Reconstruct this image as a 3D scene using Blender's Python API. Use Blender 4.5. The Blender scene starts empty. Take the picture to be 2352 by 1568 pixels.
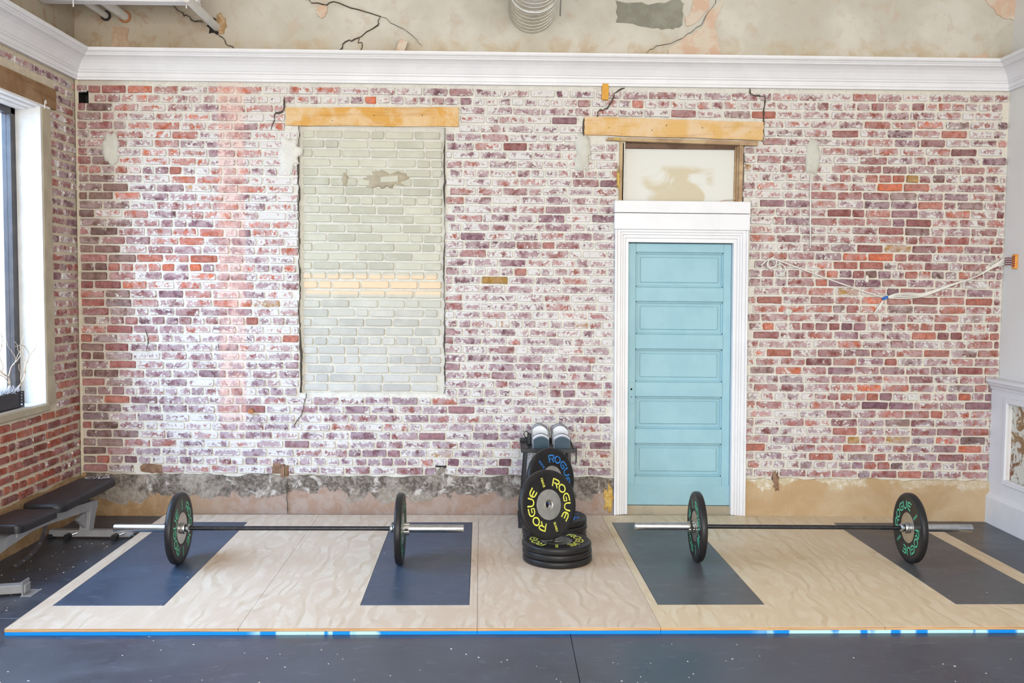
import bpy, math, random
from mathutils import Vector, Matrix, noise as mnoise

# ------------------------------------------------------------------ camera, world, lights
scene = bpy.context.scene
COL = scene.collection
IMG_W, IMG_H, FPX = 2352, 1568, 2132.6
cam_d = bpy.data.cameras.new('camera')
cam_d.sensor_width = 36.0
cam_d.lens = FPX * 36.0 / IMG_W
cam_d.clip_end = 200
cam = bpy.data.objects.new('camera', cam_d)
COL.objects.link(cam)
r_ = Vector((0.99988884, -0.01133577, 0.00968554))
u_ = Vector((-0.00903832, 0.05581759, 0.99840007))
f_ = Vector((0.01185825, 0.99837663, -0.05570893))
mw = Matrix.Identity(4)
for i in range(3):
    mw[i][0], mw[i][1], mw[i][2] = r_[i], u_[i], -f_[i]
mw[0][3], mw[1][3], mw[2][3] = 0.0, -7.1777, 1.7815
cam.matrix_world = mw
scene.camera = cam

world = bpy.data.worlds.new('sky')
scene.world = world
world.use_nodes = True
bg = world.node_tree.nodes['Background']
bg.inputs[0].default_value = (0.86, 0.93, 1.0, 1)
bg.inputs[1].default_value = 2.2

def area(name, loc, rot, sx, sy, power, color):
    d = bpy.data.lights.new(name, 'AREA')
    d.shape = 'RECTANGLE'
    d.size, d.size_y, d.energy, d.color = sx, sy, power, color
    o = bpy.data.objects.new(name, d)
    o.location = loc
    o.rotation_euler = rot
    COL.objects.link(o)
    return o
# daylight through the tall side window (sky), and through the shop front behind the camera
area('daylight_side_window', (-5.3, -2.9, 3.7), (0, -math.radians(58), 0), 3.0, 5.0, 680, (0.33, 0.60, 1.0))
area('daylight_shop_front', (0.3, -10.36, 2.22), (math.pi / 2, 0, 0), 6.4, 3.5, 470, (1.0, 0.94, 0.85))

scene.view_settings.view_transform = 'Standard'
scene.view_settings.look = 'None'
scene.view_settings.gamma = 1.0
scene.view_settings.use_curve_mapping = False
scene.view_settings.exposure = 0.1
scene.cycles.max_bounces = 4
scene.cycles.adaptive_threshold = 0.03
scene.cycles.diffuse_bounces = 2
scene.cycles.glossy_bounces = 2
scene.cycles.transmission_bounces = 2

PI = math.pi
rnd = random.Random(7)

# ------------------------------------------------------------------ materials
class NT:
    def __init__(self, name):
        self.m = bpy.data.materials.new(name)
        self.m.use_nodes = True
        self.t = self.m.node_tree
        self.b = self.t.nodes['Principled BSDF']
        self.pos = None
    def n(self, typ, **kw):
        nd = self.t.nodes.new(typ)
        for k, v in kw.items():
            if isinstance(k, str) and hasattr(nd, k):
                setattr(nd, k, v)
        return nd
    def link(self, a, b):
        self.t.links.new(a, b)
    def put(self, sock, v):
        if hasattr(v, 'is_output') or isinstance(v, bpy.types.NodeSocket):
            self.t.links.new(v, sock)
        else:
            if isinstance(v, (tuple, list)) and len(v) == 3 and sock.type == 'RGBA':
                v = (*v, 1)
            sock.default_value = v
    def coord(self, stretch=(1, 1, 1), rot=(0, 0, 0), obj=False):
        if obj:
            src = self.n('ShaderNodeTexCoord').outputs['Object']
        else:
            src = self.n('ShaderNodeNewGeometry').outputs['Position']
        mp = self.n('ShaderNodeMapping')
        self.link(src, mp.inputs['Vector'])
        mp.inputs['Scale'].default_value = stretch
        mp.inputs['Rotation'].default_value = rot
        return mp.outputs[0]
    def noise(self, scale, detail=4, rough=0.55, dist=0.0, vec=None):
        nd = self.n('ShaderNodeTexNoise')
        if vec is None:
            vec = self.coord()
        self.link(vec, nd.inputs['Vector'])
        nd.inputs['Scale'].default_value = scale
        nd.inputs['Detail'].default_value = min(detail, 4)
        nd.inputs['Roughness'].default_value = rough
        nd.inputs['Distortion'].default_value = dist
        return nd.outputs['Fac']
    def ramp(self, v, lo, hi, a=0.0, b=1.0, smooth=True):
        nd = self.n('ShaderNodeMapRange')
        if smooth:
            nd.interpolation_type = 'SMOOTHSTEP'
        self.put(nd.inputs[0], v)
        self.put(nd.inputs[1], lo)
        self.put(nd.inputs[2], hi)
        self.put(nd.inputs[3], a)
        self.put(nd.inputs[4], b)
        return nd.outputs[0]
    def math(self, op, a, b=0.0, clamp=False):
        nd = self.n('ShaderNodeMath', operation=op)
        nd.use_clamp = clamp
        self.put(nd.inputs[0], a)
        self.put(nd.inputs[1], b)
        return nd.outputs[0]
    def mix(self, fac, a, b, blend='MIX'):
        nd = self.n('ShaderNodeMix', data_type='RGBA')
        nd.blend_type = blend
        self.put(nd.inputs[0], fac)
        self.put(nd.inputs[6], a)
        self.put(nd.inputs[7], b)
        return nd.outputs[2]
    def sep(self, vec=None):
        nd = self.n('ShaderNodeSeparateXYZ')
        if vec is None:
            vec = self.n('ShaderNodeNewGeometry').outputs['Position']
        self.link(vec, nd.inputs[0])
        return nd.outputs
    def bump(self, h, strength=0.3, dist=0.005):
        nd = self.n('ShaderNodeBump')
        nd.inputs['Strength'].default_value = strength
        nd.inputs['Distance'].default_value = dist
        self.link(h, nd.inputs['Height'])
        self.link(nd.outputs[0], self.b.inputs['Normal'])
    def out(self, color=None, rough=None, metal=None, spec=None):
        if color is not None:
            self.put(self.b.inputs['Base Color'], color)
        if rough is not None:
            self.put(self.b.inputs['Roughness'], rough)
        if metal is not None:
            self.put(self.b.inputs['Metallic'], metal)
        if spec is not None:
            self.put(self.b.inputs['Specular IOR Level'], spec)
        return self.m

def two(name, c1, c2, scale=8, lo=0.4, hi=0.6, rough=0.6, metal=0.0, bump=0.15, bscale=40, stretch=(1, 1, 1), detail=5, dist=0.0, spec=None, bd=0.003):
    t = NT(name)
    v = t.coord(stretch)
    f = t.ramp(t.noise(scale, detail, 0.6, dist, v), lo, hi)
    c = t.mix(f, c1, c2)
    if bump:
        t.bump(t.noise(bscale, 4, 0.6, 0, v), bump, bd)
    return t.out(c, rough, metal, spec)

def box_mask(t, s, ax, lo, hi, soft):
    a = t.ramp(s[ax], lo - soft, lo + soft)
    b = t.ramp(s[ax], hi - soft, hi + soft, 1.0, 0.0)
    return t.math('MULTIPLY', a, b)

def mat_brick(name, infill=False):
    t = NT(name)
    at = t.n('ShaderNodeAttribute')
    at.attribute_name = 'bcol'
    col, wh = at.outputs['Color'], at.outputs['Alpha']
    s = t.sep()
    n1 = t.noise(11, 4, 0.66)
    n2 = t.noise(52, 3, 0.65)
    n3 = t.noise(3.2, 1, 0.5)
    n4 = t.noise(24, 3, 0.7)
    var = t.ramp(n4, 0.3, 0.7, 0.72, 1.2)
    vc = t.n('ShaderNodeVectorMath', operation='SCALE')
    t.link(col, vc.inputs[0]); t.link(var, vc.inputs['Scale'])
    base = vc.outputs[0]
    # thin lime wash that hazes the whole face, then opaque residue in flakes, thickest along the joints
    ed = t.n('ShaderNodeAttribute')
    ed.attribute_name = 'edge'
    n5 = t.noise(15, 2, 0.6)
    hz = t.math('ADD', t.math('MULTIPLY', t.ramp(n5, 0.36, 0.58), 0.8), t.math('MULTIPLY', t.ramp(n4, 0.35, 0.65), 0.25), True)
    haze = t.math('MULTIPLY', hz, t.ramp(wh, 0.05, 0.6, 0.15, 0.85))
    base = t.mix(haze, base, t.mix(t.ramp(s[2], 0.4, 1.7), (0.50, 0.425, 0.475), (0.555, 0.425, 0.425)))
    mixn = t.math('ADD', t.math('MULTIPLY', n1, 0.58), t.math('MULTIPLY', n2, 0.42))
    mixn = t.math('ADD', mixn, t.math('MULTIPLY', t.math('MULTIPLY', ed.outputs['Fac'], t.ramp(wh, 0.0, 0.5, 0.3, 1.0)), 0.075))
    lim = t.ramp(wh, 0.0, 1.0, 0.66, 0.445, smooth=False)
    d = t.math('SUBTRACT', mixn, lim)
    mask = t.math('MULTIPLY', t.ramp(d, -0.025, 0.04), 0.93)
    white = t.mix(n3, (0.78, 0.75, 0.715), (0.72, 0.70, 0.675))
    c = t.mix(mask, base, white)
    if not infill:
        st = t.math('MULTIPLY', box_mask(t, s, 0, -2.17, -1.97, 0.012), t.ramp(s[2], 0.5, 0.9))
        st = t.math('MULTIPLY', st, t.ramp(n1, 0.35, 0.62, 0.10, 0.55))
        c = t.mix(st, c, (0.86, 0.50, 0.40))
    t.bump(t.math('ADD', t.math('MULTIPLY', n2, 0.6), t.math('MULTIPLY', mask, 0.5)), 0.45, 0.004)
    return t.out(c, 0.88, 0, 0.25)

def mat_mortar(name, c1, c2, c3):
    t = NT(name)
    s = t.sep()
    n1 = t.noise(14, 4, 0.65)
    n2 = t.noise(70, 3, 0.7)
    c = t.mix(t.ramp(n1, 0.35, 0.65), c1, c2)
    c = t.mix(t.math('MULTIPLY', t.ramp(n2, 0.56, 0.68), 0.55), c, c3)
    if name == 'mortar_back':
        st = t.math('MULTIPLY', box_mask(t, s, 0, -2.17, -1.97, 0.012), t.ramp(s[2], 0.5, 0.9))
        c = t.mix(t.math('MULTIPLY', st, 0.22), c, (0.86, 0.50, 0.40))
        # raw tan mortar and painted-in shade near the corner, cream toward the far side
        c = t.mix(t.ramp(s[0], -3.05, -2.8, 0.75, 0.0), c, (0.55, 0.46, 0.36))
        c = t.mix(t.ramp(s[0], 2.0, 3.2, 0.0, 0.45), c, (0.80, 0.72, 0.58))
    t.bump(t.math('ADD', n1, t.math('MULTIPLY', n2, 0.6)), 0.7, 0.006)
    return t.out(c, 0.92, 0, 0.2)

def mat_infill():
    t = NT('infill_brick')
    at = t.n('ShaderNodeAttribute'); at.attribute_name = 'bcol'
    s = t.sep()
    n1 = t.noise(9, 5, 0.6)
    n2 = t.noise(40, 5, 0.65)
    c = t.mix(t.math('MULTIPLY', t.ramp(n1, 0.45, 0.7), 0.35), at.outputs['Color'], (0.74, 0.71, 0.62))
    st = t.math('MULTIPLY', box_mask(t, s, 2, 1.735, 1.885, 0.02), t.ramp(n1, 0.25, 0.5, 0.55, 0.8))
    c = t.mix(st, c, (0.92, 0.66, 0.42))
    t.bump(n2, 0.25, 0.003)
    return t.out(c, 0.85, 0, 0.25)

def mat_plaster():
    t = NT('old_plaster')
    s = t.sep()
    n1 = t.noise(1.6, 6, 0.6)
    n2 = t.noise(7, 7, 0.65, 0.4)
    n3 = t.noise(60, 3, 0.6)
    c = t.mix(t.ramp(n1, 0.35, 0.65), (0.58, 0.54, 0.45), (0.70, 0.66, 0.58))
    c = t.mix(t.math('MULTIPLY', t.ramp(n2, 0.56, 0.72), 0.4), c, (0.72, 0.54, 0.40))
    lo = t.math('MULTIPLY', t.ramp(s[2], 3.52, 3.75, 1.0, 0.0), t.ramp(n2, 0.4, 0.6, 0.1, 0.8))
    c = t.mix(lo, c, (0.60, 0.46, 0.28))
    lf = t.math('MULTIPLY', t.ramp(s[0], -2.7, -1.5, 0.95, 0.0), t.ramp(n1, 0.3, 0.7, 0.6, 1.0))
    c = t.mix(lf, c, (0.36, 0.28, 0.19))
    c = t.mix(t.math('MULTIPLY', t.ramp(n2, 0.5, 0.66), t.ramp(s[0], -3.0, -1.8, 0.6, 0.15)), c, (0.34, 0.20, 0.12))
    c = t.mix(t.math('MULTIPLY', t.ramp(n3, 0.66, 0.74), 0.5), c, (0.30, 0.24, 0.18))
    t.bump(n2, 0.25, 0.01)
    return t.out(c, 0.9, 0, 0.2)

def mat_plinth():
    t = NT('render_plinth')
    s = t.sep()
    n1 = t.noise(3.2, 6, 0.62, 0.5)
    n2 = t.noise(34, 6, 0.72, 0.5)
    n3 = t.noise(9, 6, 0.65, 0.6)
    tan = t.mix(t.ramp(n1, 0.35, 0.65), (0.52, 0.36, 0.20), (0.58, 0.43, 0.27))
    tan = t.mix(t.ramp(s[0], -2.6, -1.6, 1.0, 0.0), tan, t.mix(t.ramp(n3, 0.4, 0.6), (0.36, 0.22, 0.11), (0.44, 0.29, 0.16)))
    pink = t.mix(t.ramp(n3, 0.4, 0.62), (0.42, 0.32, 0.265), (0.38, 0.25, 0.185))
    mid = t.math('MULTIPLY', t.ramp(s[0], -2.75, -1.9), t.ramp(s[0], 0.9, 1.8, 1.0, 0.0))
    low = t.mix(mid, tan, pink)
    grey = t.mix(t.ramp(n2, 0.40, 0.62), (0.12, 0.098, 0.08), (0.28, 0.235, 0.20))
    grey = t.mix(t.ramp(n3, 0.53, 0.66), grey, (0.58, 0.53, 0.48))
    grey = t.mix(t.ramp(n1, 0.5, 0.6), grey, t.mix(t.ramp(n2, 0.4, 0.6), (0.30, 0.25, 0.20), (0.40, 0.35, 0.30)))
    cream = t.mix(t.ramp(n2, 0.45, 0.6), (0.60, 0.50, 0.33), (0.78, 0.72, 0.62))
    topc = t.mix(t.ramp(s[0], 0.9, 1.6), grey, cream)
    edge = t.math('ADD', s[2], t.math('MULTIPLY', t.math('SUBTRACT', n1, 0.5), 0.42))
    lim = t.ramp(s[0], 0.6, 1.9, 0.165, 0.285, smooth=False)
    f = t.ramp(t.math('SUBTRACT', edge, lim), -0.012, 0.012)
    f = t.math('MULTIPLY', f, t.ramp(s[0], 2.2, 3.3, 1.0, 0.55))
    f = t.math('MULTIPLY', f, t.ramp(s[0], -3.215, -3.195))
    c = t.mix(f, low, topc)
    t.bump(t.math('ADD', n2, n3), 0.6, 0.008)
    return t.out(c, 0.9, 0, 0.2)

def mat_ply(name, c1, c2, c3):
    t = NT(name)
    v = t.coord((2.2, 0.9, 1))
    n1 = t.noise(2.2, 5, 0.6, 2.4, v)
    wv = t.n('ShaderNodeTexWave'); wv.wave_type = 'BANDS'; wv.bands_direction = 'X'
    t.link(v, wv.inputs['Vector'])
    wv.inputs['Scale'].default_value = 1.5
    wv.inputs['Distortion'].default_value = 22
    wv.inputs['Detail'].default_value = 3
    wv.inputs['Detail Scale'].default_value = 0.55
    wv.inputs['Detail Roughness'].default_value = 0.6
    v2 = t.coord((30, 2, 1))
    fine = t.noise(6, 4, 0.6, 0.3, v2)
    c = t.mix(t.ramp(n1, 0.35, 0.68), c1, c2)
    c = t.mix(t.math('MULTIPLY', t.math('MULTIPLY', t.ramp(wv.outputs['Fac'], 0.6, 1.0), t.ramp(n1, 0.4, 0.65)), 0.55), c, c3)
    c = t.mix(t.math('MULTIPLY', t.ramp(fine, 0.55, 0.75), 0.18), c, c3)
    t.bump(fine, 0.08, 0.001)
    return t.out(c, 0.52, 0, 0.35)

def mat_rubber(name, c1, c2, rough, scale=2.2, fleck=True):
    t = NT(name)
    n1 = t.noise(scale, 6, 0.6, 0.6)
    n2 = t.noise(160, 2, 0.5)
    n3 = t.noise(7, 6, 0.7, 0.8, t.coord((1, 3, 1)))
    c = t.mix(t.ramp(n1, 0.35, 0.68), c1, c2)
    c = t.mix(t.math('MULTIPLY', t.ramp(n3, 0.55, 0.75), 0.5), c, tuple(min(1, x * 2.2) for x in c2))
    r = t.ramp(n1, 0.3, 0.7, rough - 0.06, rough + 0.1)
    t.bump(t.noise(220, 2, 0.5), 0.12, 0.001)
    return t.out(c, r, 0, 0.5)

def mat_wood(name, c1, c2, c3, axis=0, scale=5):
    t = NT(name)
    st = [14, 14, 14]; st[axis] = 1.2
    v = t.coord(tuple(st))
    v1 = t.coord((1, 1, 1))
    n1 = t.noise(scale * 0.35, 5, 0.6, 0.4, v)
    n2 = t.noise(5, 5, 0.6, 0.5, v1)
    c = t.mix(t.ramp(n2, 0.4, 0.62), c1, c2)
    c = t.mix(t.math('MULTIPLY', t.ramp(n1, 0.5, 0.75), 0.6), c, c3)
    t.bump(n1, 0.3, 0.003)
    return t.out(c, 0.7, 0, 0.25)

def mat_blue_edge():
    t = NT('blue_painted_edge')
    s = t.sep()
    n1 = t.noise(3.0, 3, 0.5, 0.0, t.coord((1, 0.3, 0.3)))
    a = t.ramp(n1, 0.52, 0.56)
    zone = t.math('ADD', t.ramp(s[0], 1.3, 1.5), box_mask(t, s, 0, -1.25, -0.6, 0.05), True)
    n2 = t.noise(8, 3, 0.5, 0.0, t.coord((1, 0.3, 0.3)))
    f = t.math('MULTIPLY', zone, t.ramp(n2, 0.44, 0.5))
    c = t.mix(f, (0.0, 0.26, 0.80), (0.50, 0.83, 0.92))
    return t.out(c, 0.6, 0, 0.3)

def mat_steel(name, col, rough, brushed=True):
    t = NT(name)
    n = t.noise(30, 3, 0.5)
    return t.out(t.mix(t.ramp(n, 0.3, 0.7), col, tuple(x * 0.85 for x in col)), rough, 1.0)

def mat_flake():
    t = NT('flaked_paint_panel')
    n1 = t.noise(9, 6, 0.75, 0.8, t.coord((1, 1, 0.8)))
    n2 = t.noise(2.0, 4, 0.6, 0.8)
    f = t.ramp(n1, 0.50, 0.535)
    rust = t.mix(t.ramp(n2, 0.4, 0.6), (0.26, 0.12, 0.065), (0.36, 0.22, 0.11))
    c = t.mix(f, (0.72, 0.69, 0.60), rust)
    t.bump(f, 0.4, 0.003)
    return t.out(c, 0.75, 0, 0.25)

def mat_glass():
    t = NT('window_glass')
    nt = t.t
    tr = t.n('ShaderNodeBsdfTransparent'); gl = t.n('ShaderNodeBsdfGlossy')
    gl.inputs['Roughness'].default_value = 0.02
    nz = t.noise(3, 2)
    mx = t.n('ShaderNodeMixShader')
    t.put(mx.inputs[0], t.ramp(nz, 0.2, 0.8, 0.06, 0.09))
    t.link(tr.outputs[0], mx.inputs[1]); t.link(gl.outputs[0], mx.inputs[2])
    t.link(mx.outputs[0], nt.nodes['Material Output'].inputs['Surface'])
    return t.m

MT = {}
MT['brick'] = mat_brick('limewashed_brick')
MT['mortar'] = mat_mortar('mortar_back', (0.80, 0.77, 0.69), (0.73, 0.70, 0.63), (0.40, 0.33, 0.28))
MT['mortar_l'] = mat_mortar('mortar_left', (0.70, 0.61, 0.46), (0.62, 0.54, 0.42), (0.42, 0.33, 0.23))
MT['infill'] = mat_infill()
MT['infill_m'] = mat_mortar('mortar_infill', (0.72, 0.69, 0.60), (0.66, 0.63, 0.55), (0.50, 0.46, 0.38))
MT['plaster'] = mat_plaster()
MT['plinth'] = mat_plinth()
MT['white'] = two('white_paint', (0.86, 0.85, 0.86), (0.82, 0.81, 0.82), 3, rough=0.42, bump=0, bscale=20)
MT['wallwhite'] = two('white_wall_paint', (0.85, 0.83, 0.79), (0.82, 0.80, 0.76), 2, rough=0.7, bump=0, bscale=60)
MT['reveal'] = two('rough_white_render', (0.72, 0.71, 0.69), (0.64, 0.63, 0.61), 6, rough=0.85, bump=0.6, bscale=30, bd=0.006)
MT['tan'] = two('tan_cement', (0.50, 0.43, 0.31), (0.42, 0.36, 0.26), 5, rough=0.9, bump=0.5, bscale=30)
MT['greypatch'] = two('grey_cement', (0.33, 0.32, 0.26), (0.26, 0.25, 0.20), 6, rough=0.92, bump=0.5, bscale=35)
MT['palepatch'] = two('pale_filler', (0.66, 0.65, 0.58), (0.60, 0.58, 0.50), 7, rough=0.9, bump=0.3, bscale=30)
MT['umber'] = two('umber_stain', (0.44, 0.29, 0.19), (0.52, 0.38, 0.27), 9, rough=0.9, bump=0.3, bscale=30)
MT['pinkpatch'] = two('pink_undercoat', (0.68, 0.47, 0.34), (0.70, 0.60, 0.48), 9, rough=0.9, bump=0.3, bscale=30)
MT['foam'] = two('brown_foam', (0.40, 0.24, 0.11), (0.55, 0.38, 0.22), 30, rough=0.9, bump=0.8, bscale=60)
MT['ochre'] = two('ochre_foam', (0.52, 0.29, 0.07), (0.66, 0.46, 0.13), 30, rough=0.9, bump=0.8, bscale=60)
MT['dark'] = two('dark_void', (0.02, 0.016, 0.013), (0.03, 0.025, 0.02), 8, rough=0.95, bump=0)
MT['brown'] = two('brown_rubble', (0.20, 0.11, 0.07), (0.30, 0.18, 0.11), 14, rough=0.95, bump=0.7)
MT['lintel'] = mat_wood('amber_lintel_wood', (0.70, 0.37, 0.09), (0.76, 0.54, 0.30), (0.52, 0.24, 0.06), 0)
MT['lintel2'] = mat_wood('pale_lintel_wood', (0.74, 0.46, 0.17), (0.78, 0.57, 0.35), (0.55, 0.29, 0.10), 0)
MT['beam'] = mat_wood('brown_beam_wood', (0.27, 0.15, 0.07), (0.35, 0.22, 0.12), (0.18, 0.09, 0.04), 1)
MT['oldwood'] = mat_wood('weathered_frame_wood', (0.40, 0.26, 0.15), (0.58, 0.42, 0.24), (0.20, 0.10, 0.06), 0)
MT['oldwoodv'] = mat_wood('weathered_upright_wood', (0.40, 0.26, 0.15), (0.58, 0.42, 0.24), (0.20, 0.10, 0.06), 2)
MT['shadedwood'] = mat_wood('shaded_rail_wood', (0.13, 0.075, 0.05), (0.20, 0.12, 0.08), (0.08, 0.04, 0.03), 0)  # darker wood carries the shade under the transom head
MT['amber'] = two('amber_block_wood', (0.75, 0.38, 0.05), (0.70, 0.34, 0.05), 20, rough=0.7)
MT['panel'] = None
MT['door'] = two('blue_door_paint', (0.33, 0.56, 0.63), (0.30, 0.525, 0.60), 4, rough=0.5, bump=0, bscale=25)
MT['ply_l'] = mat_ply('plywood_cool_lit', (0.66, 0.50, 0.37), (0.74, 0.61, 0.48), (0.50, 0.34, 0.20))  # same plywood as the warm one, bluish window light put into its colour
MT['ply_r'] = mat_ply('plywood_warm', (0.74, 0.57, 0.37), (0.80, 0.66, 0.47), (0.58, 0.40, 0.20))
MT['plyedge'] = two('plywood_edge', (0.60, 0.38, 0.20), (0.42, 0.24, 0.13), 60, rough=0.8, stretch=(0.05, 1, 3))
MT['blue'] = mat_blue_edge()
MT['mat_l'] = mat_rubber('skytint_rubber_insert', (0.040, 0.062, 0.102), (0.056, 0.080, 0.122), 0.38)  # same rubber as the charcoal inserts, blue sky light put into its colour
MT['mat_r'] = mat_rubber('charcoal_rubber_insert', (0.078, 0.079, 0.084), (0.105, 0.104, 0.106), 0.38)
MT['floor'] = mat_rubber('rubber_floor', (0.044, 0.053, 0.074), (0.072, 0.082, 0.106), 0.32)
MT['bumper'] = two('black_bumper_rubber', (0.016, 0.015, 0.016), (0.022, 0.020, 0.020), 12, rough=0.38, bump=0, bscale=120, spec=0.3)
MT['hub'] = mat_steel('zinc_hub', (0.62, 0.60, 0.55), 0.32)
MT['chrome'] = mat_steel('chrome_sleeve', (0.58, 0.59, 0.60), 0.30)
MT['blackbar'] = two('black_zinc_shaft', (0.03, 0.03, 0.035), (0.045, 0.045, 0.05), 40, rough=0.28, metal=0.6, bump=0.1, bscale=400)
MT['green'] = two('green_print', (0.10, 0.62, 0.34), (0.12, 0.58, 0.32), 30, rough=0.5, bump=0)
MT['yellow'] = two('yellow_print', (0.80, 0.80, 0.10), (0.76, 0.76, 0.12), 30, rough=0.5, bump=0)
MT['bluep'] = two('blue_print', (0.03, 0.26, 0.75), (0.03, 0.22, 0.68), 30, rough=0.5, bump=0)
MT['blackmetal'] = two('black_powder_coat', (0.014, 0.014, 0.016), (0.02, 0.02, 0.022), 20, rough=0.45, bump=0, bscale=200)
MT['greymetal'] = two('grey_powder_coat', (0.30, 0.30, 0.31), (0.27, 0.27, 0.28), 10, rough=0.45, bump=0, bscale=200)
MT['vinyl'] = two('black_vinyl', (0.011, 0.010, 0.013), (0.017, 0.015, 0.018), 10, rough=0.40, bump=0.1, bscale=300, spec=0.4)
MT['silverprint'] = two('silver_print', (0.7, 0.7, 0.7), (0.65, 0.65, 0.65), 40, rough=0.4, bump=0)
MT['teal'] = two('teal_plastic', (0.012, 0.044, 0.070), (0.015, 0.050, 0.078), 20, rough=0.45, bump=0)
MT['offwhite'] = two('white_plastic', (0.80, 0.80, 0.80), (0.74, 0.74, 0.75), 12, rough=0.4, bump=0)
MT['lilac'] = two('grey_plastic', (0.30, 0.32, 0.40), (0.28, 0.30, 0.38), 12, rough=0.45, bump=0)
MT['galv'] = mat_steel('galvanised_steel', (0.62, 0.61, 0.57), 0.30)
MT['pipe'] = two('white_pipe_paint', (0.80, 0.78, 0.73), (0.74, 0.72, 0.67), 6, rough=0.45, bump=0)
MT['cable'] = two('cream_cable', (0.86, 0.83, 0.76), (0.82, 0.78, 0.70), 20, rough=0.6, bump=0)
MT['bluetape'] = two('blue_tape', (0.03, 0.13, 0.45), (0.04, 0.15, 0.5), 20, rough=0.6, bump=0)
MT['orange'] = two('orange_plastic', (0.85, 0.36, 0.06), (0.8, 0.3, 0.05), 20, rough=0.5, bump=0)
MT['maroon'] = two('maroon_wire', (0.25, 0.02, 0.04), (0.3, 0.03, 0.05), 20, rough=0.5, bump=0)
MT['frame'] = two('dark_window_frame', (0.05, 0.045, 0.05), (0.07, 0.06, 0.06), 10, rough=0.4, bump=0)
MT['glass'] = mat_glass()
MT['flake'] = mat_flake()
MT['rope'] = two('pale_twig', (0.62, 0.47, 0.34), (0.70, 0.58, 0.46), 30, rough=0.8, bump=0.3)
MT['moss'] = two('silver_moss', (0.62, 0.60, 0.62), (0.48, 0.46, 0.48), 60, rough=0.95, bump=0.5)
MT['chip'] = two('pale_chip', (0.75, 0.72, 0.68), (0.6, 0.58, 0.55), 30, rough=0.9, bump=0)
MT['rust'] = two('rusty_iron', (0.45, 0.18, 0.07), (0.36, 0.14, 0.06), 50, rough=0.8, bump=0.4)
MT['crack'] = two('crack_shadow', (0.10, 0.075, 0.055), (0.07, 0.055, 0.04), 20, rough=1.0, bump=0)

def mat_transom():
    t = NT('patched_drywall')
    n1 = t.noise(3.0, 3, 0.5, 0.6, t.coord((1, 1, 1.3)))
    s = t.sep()
    f = t.math('MULTIPLY', t.ramp(n1, 0.40, 0.50), t.ramp(s[2], 2.71, 2.77, 1.0, 0.0))
    f = t.math('MULTIPLY', f, box_mask(t, s, 0, 1.09, 1.62, 0.04))
    return t.out(t.mix(f, (0.78, 0.77, 0.71), (0.66, 0.58, 0.42)), 0.85, 0, 0.2)
MT['panel'] = mat_transom()

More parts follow.
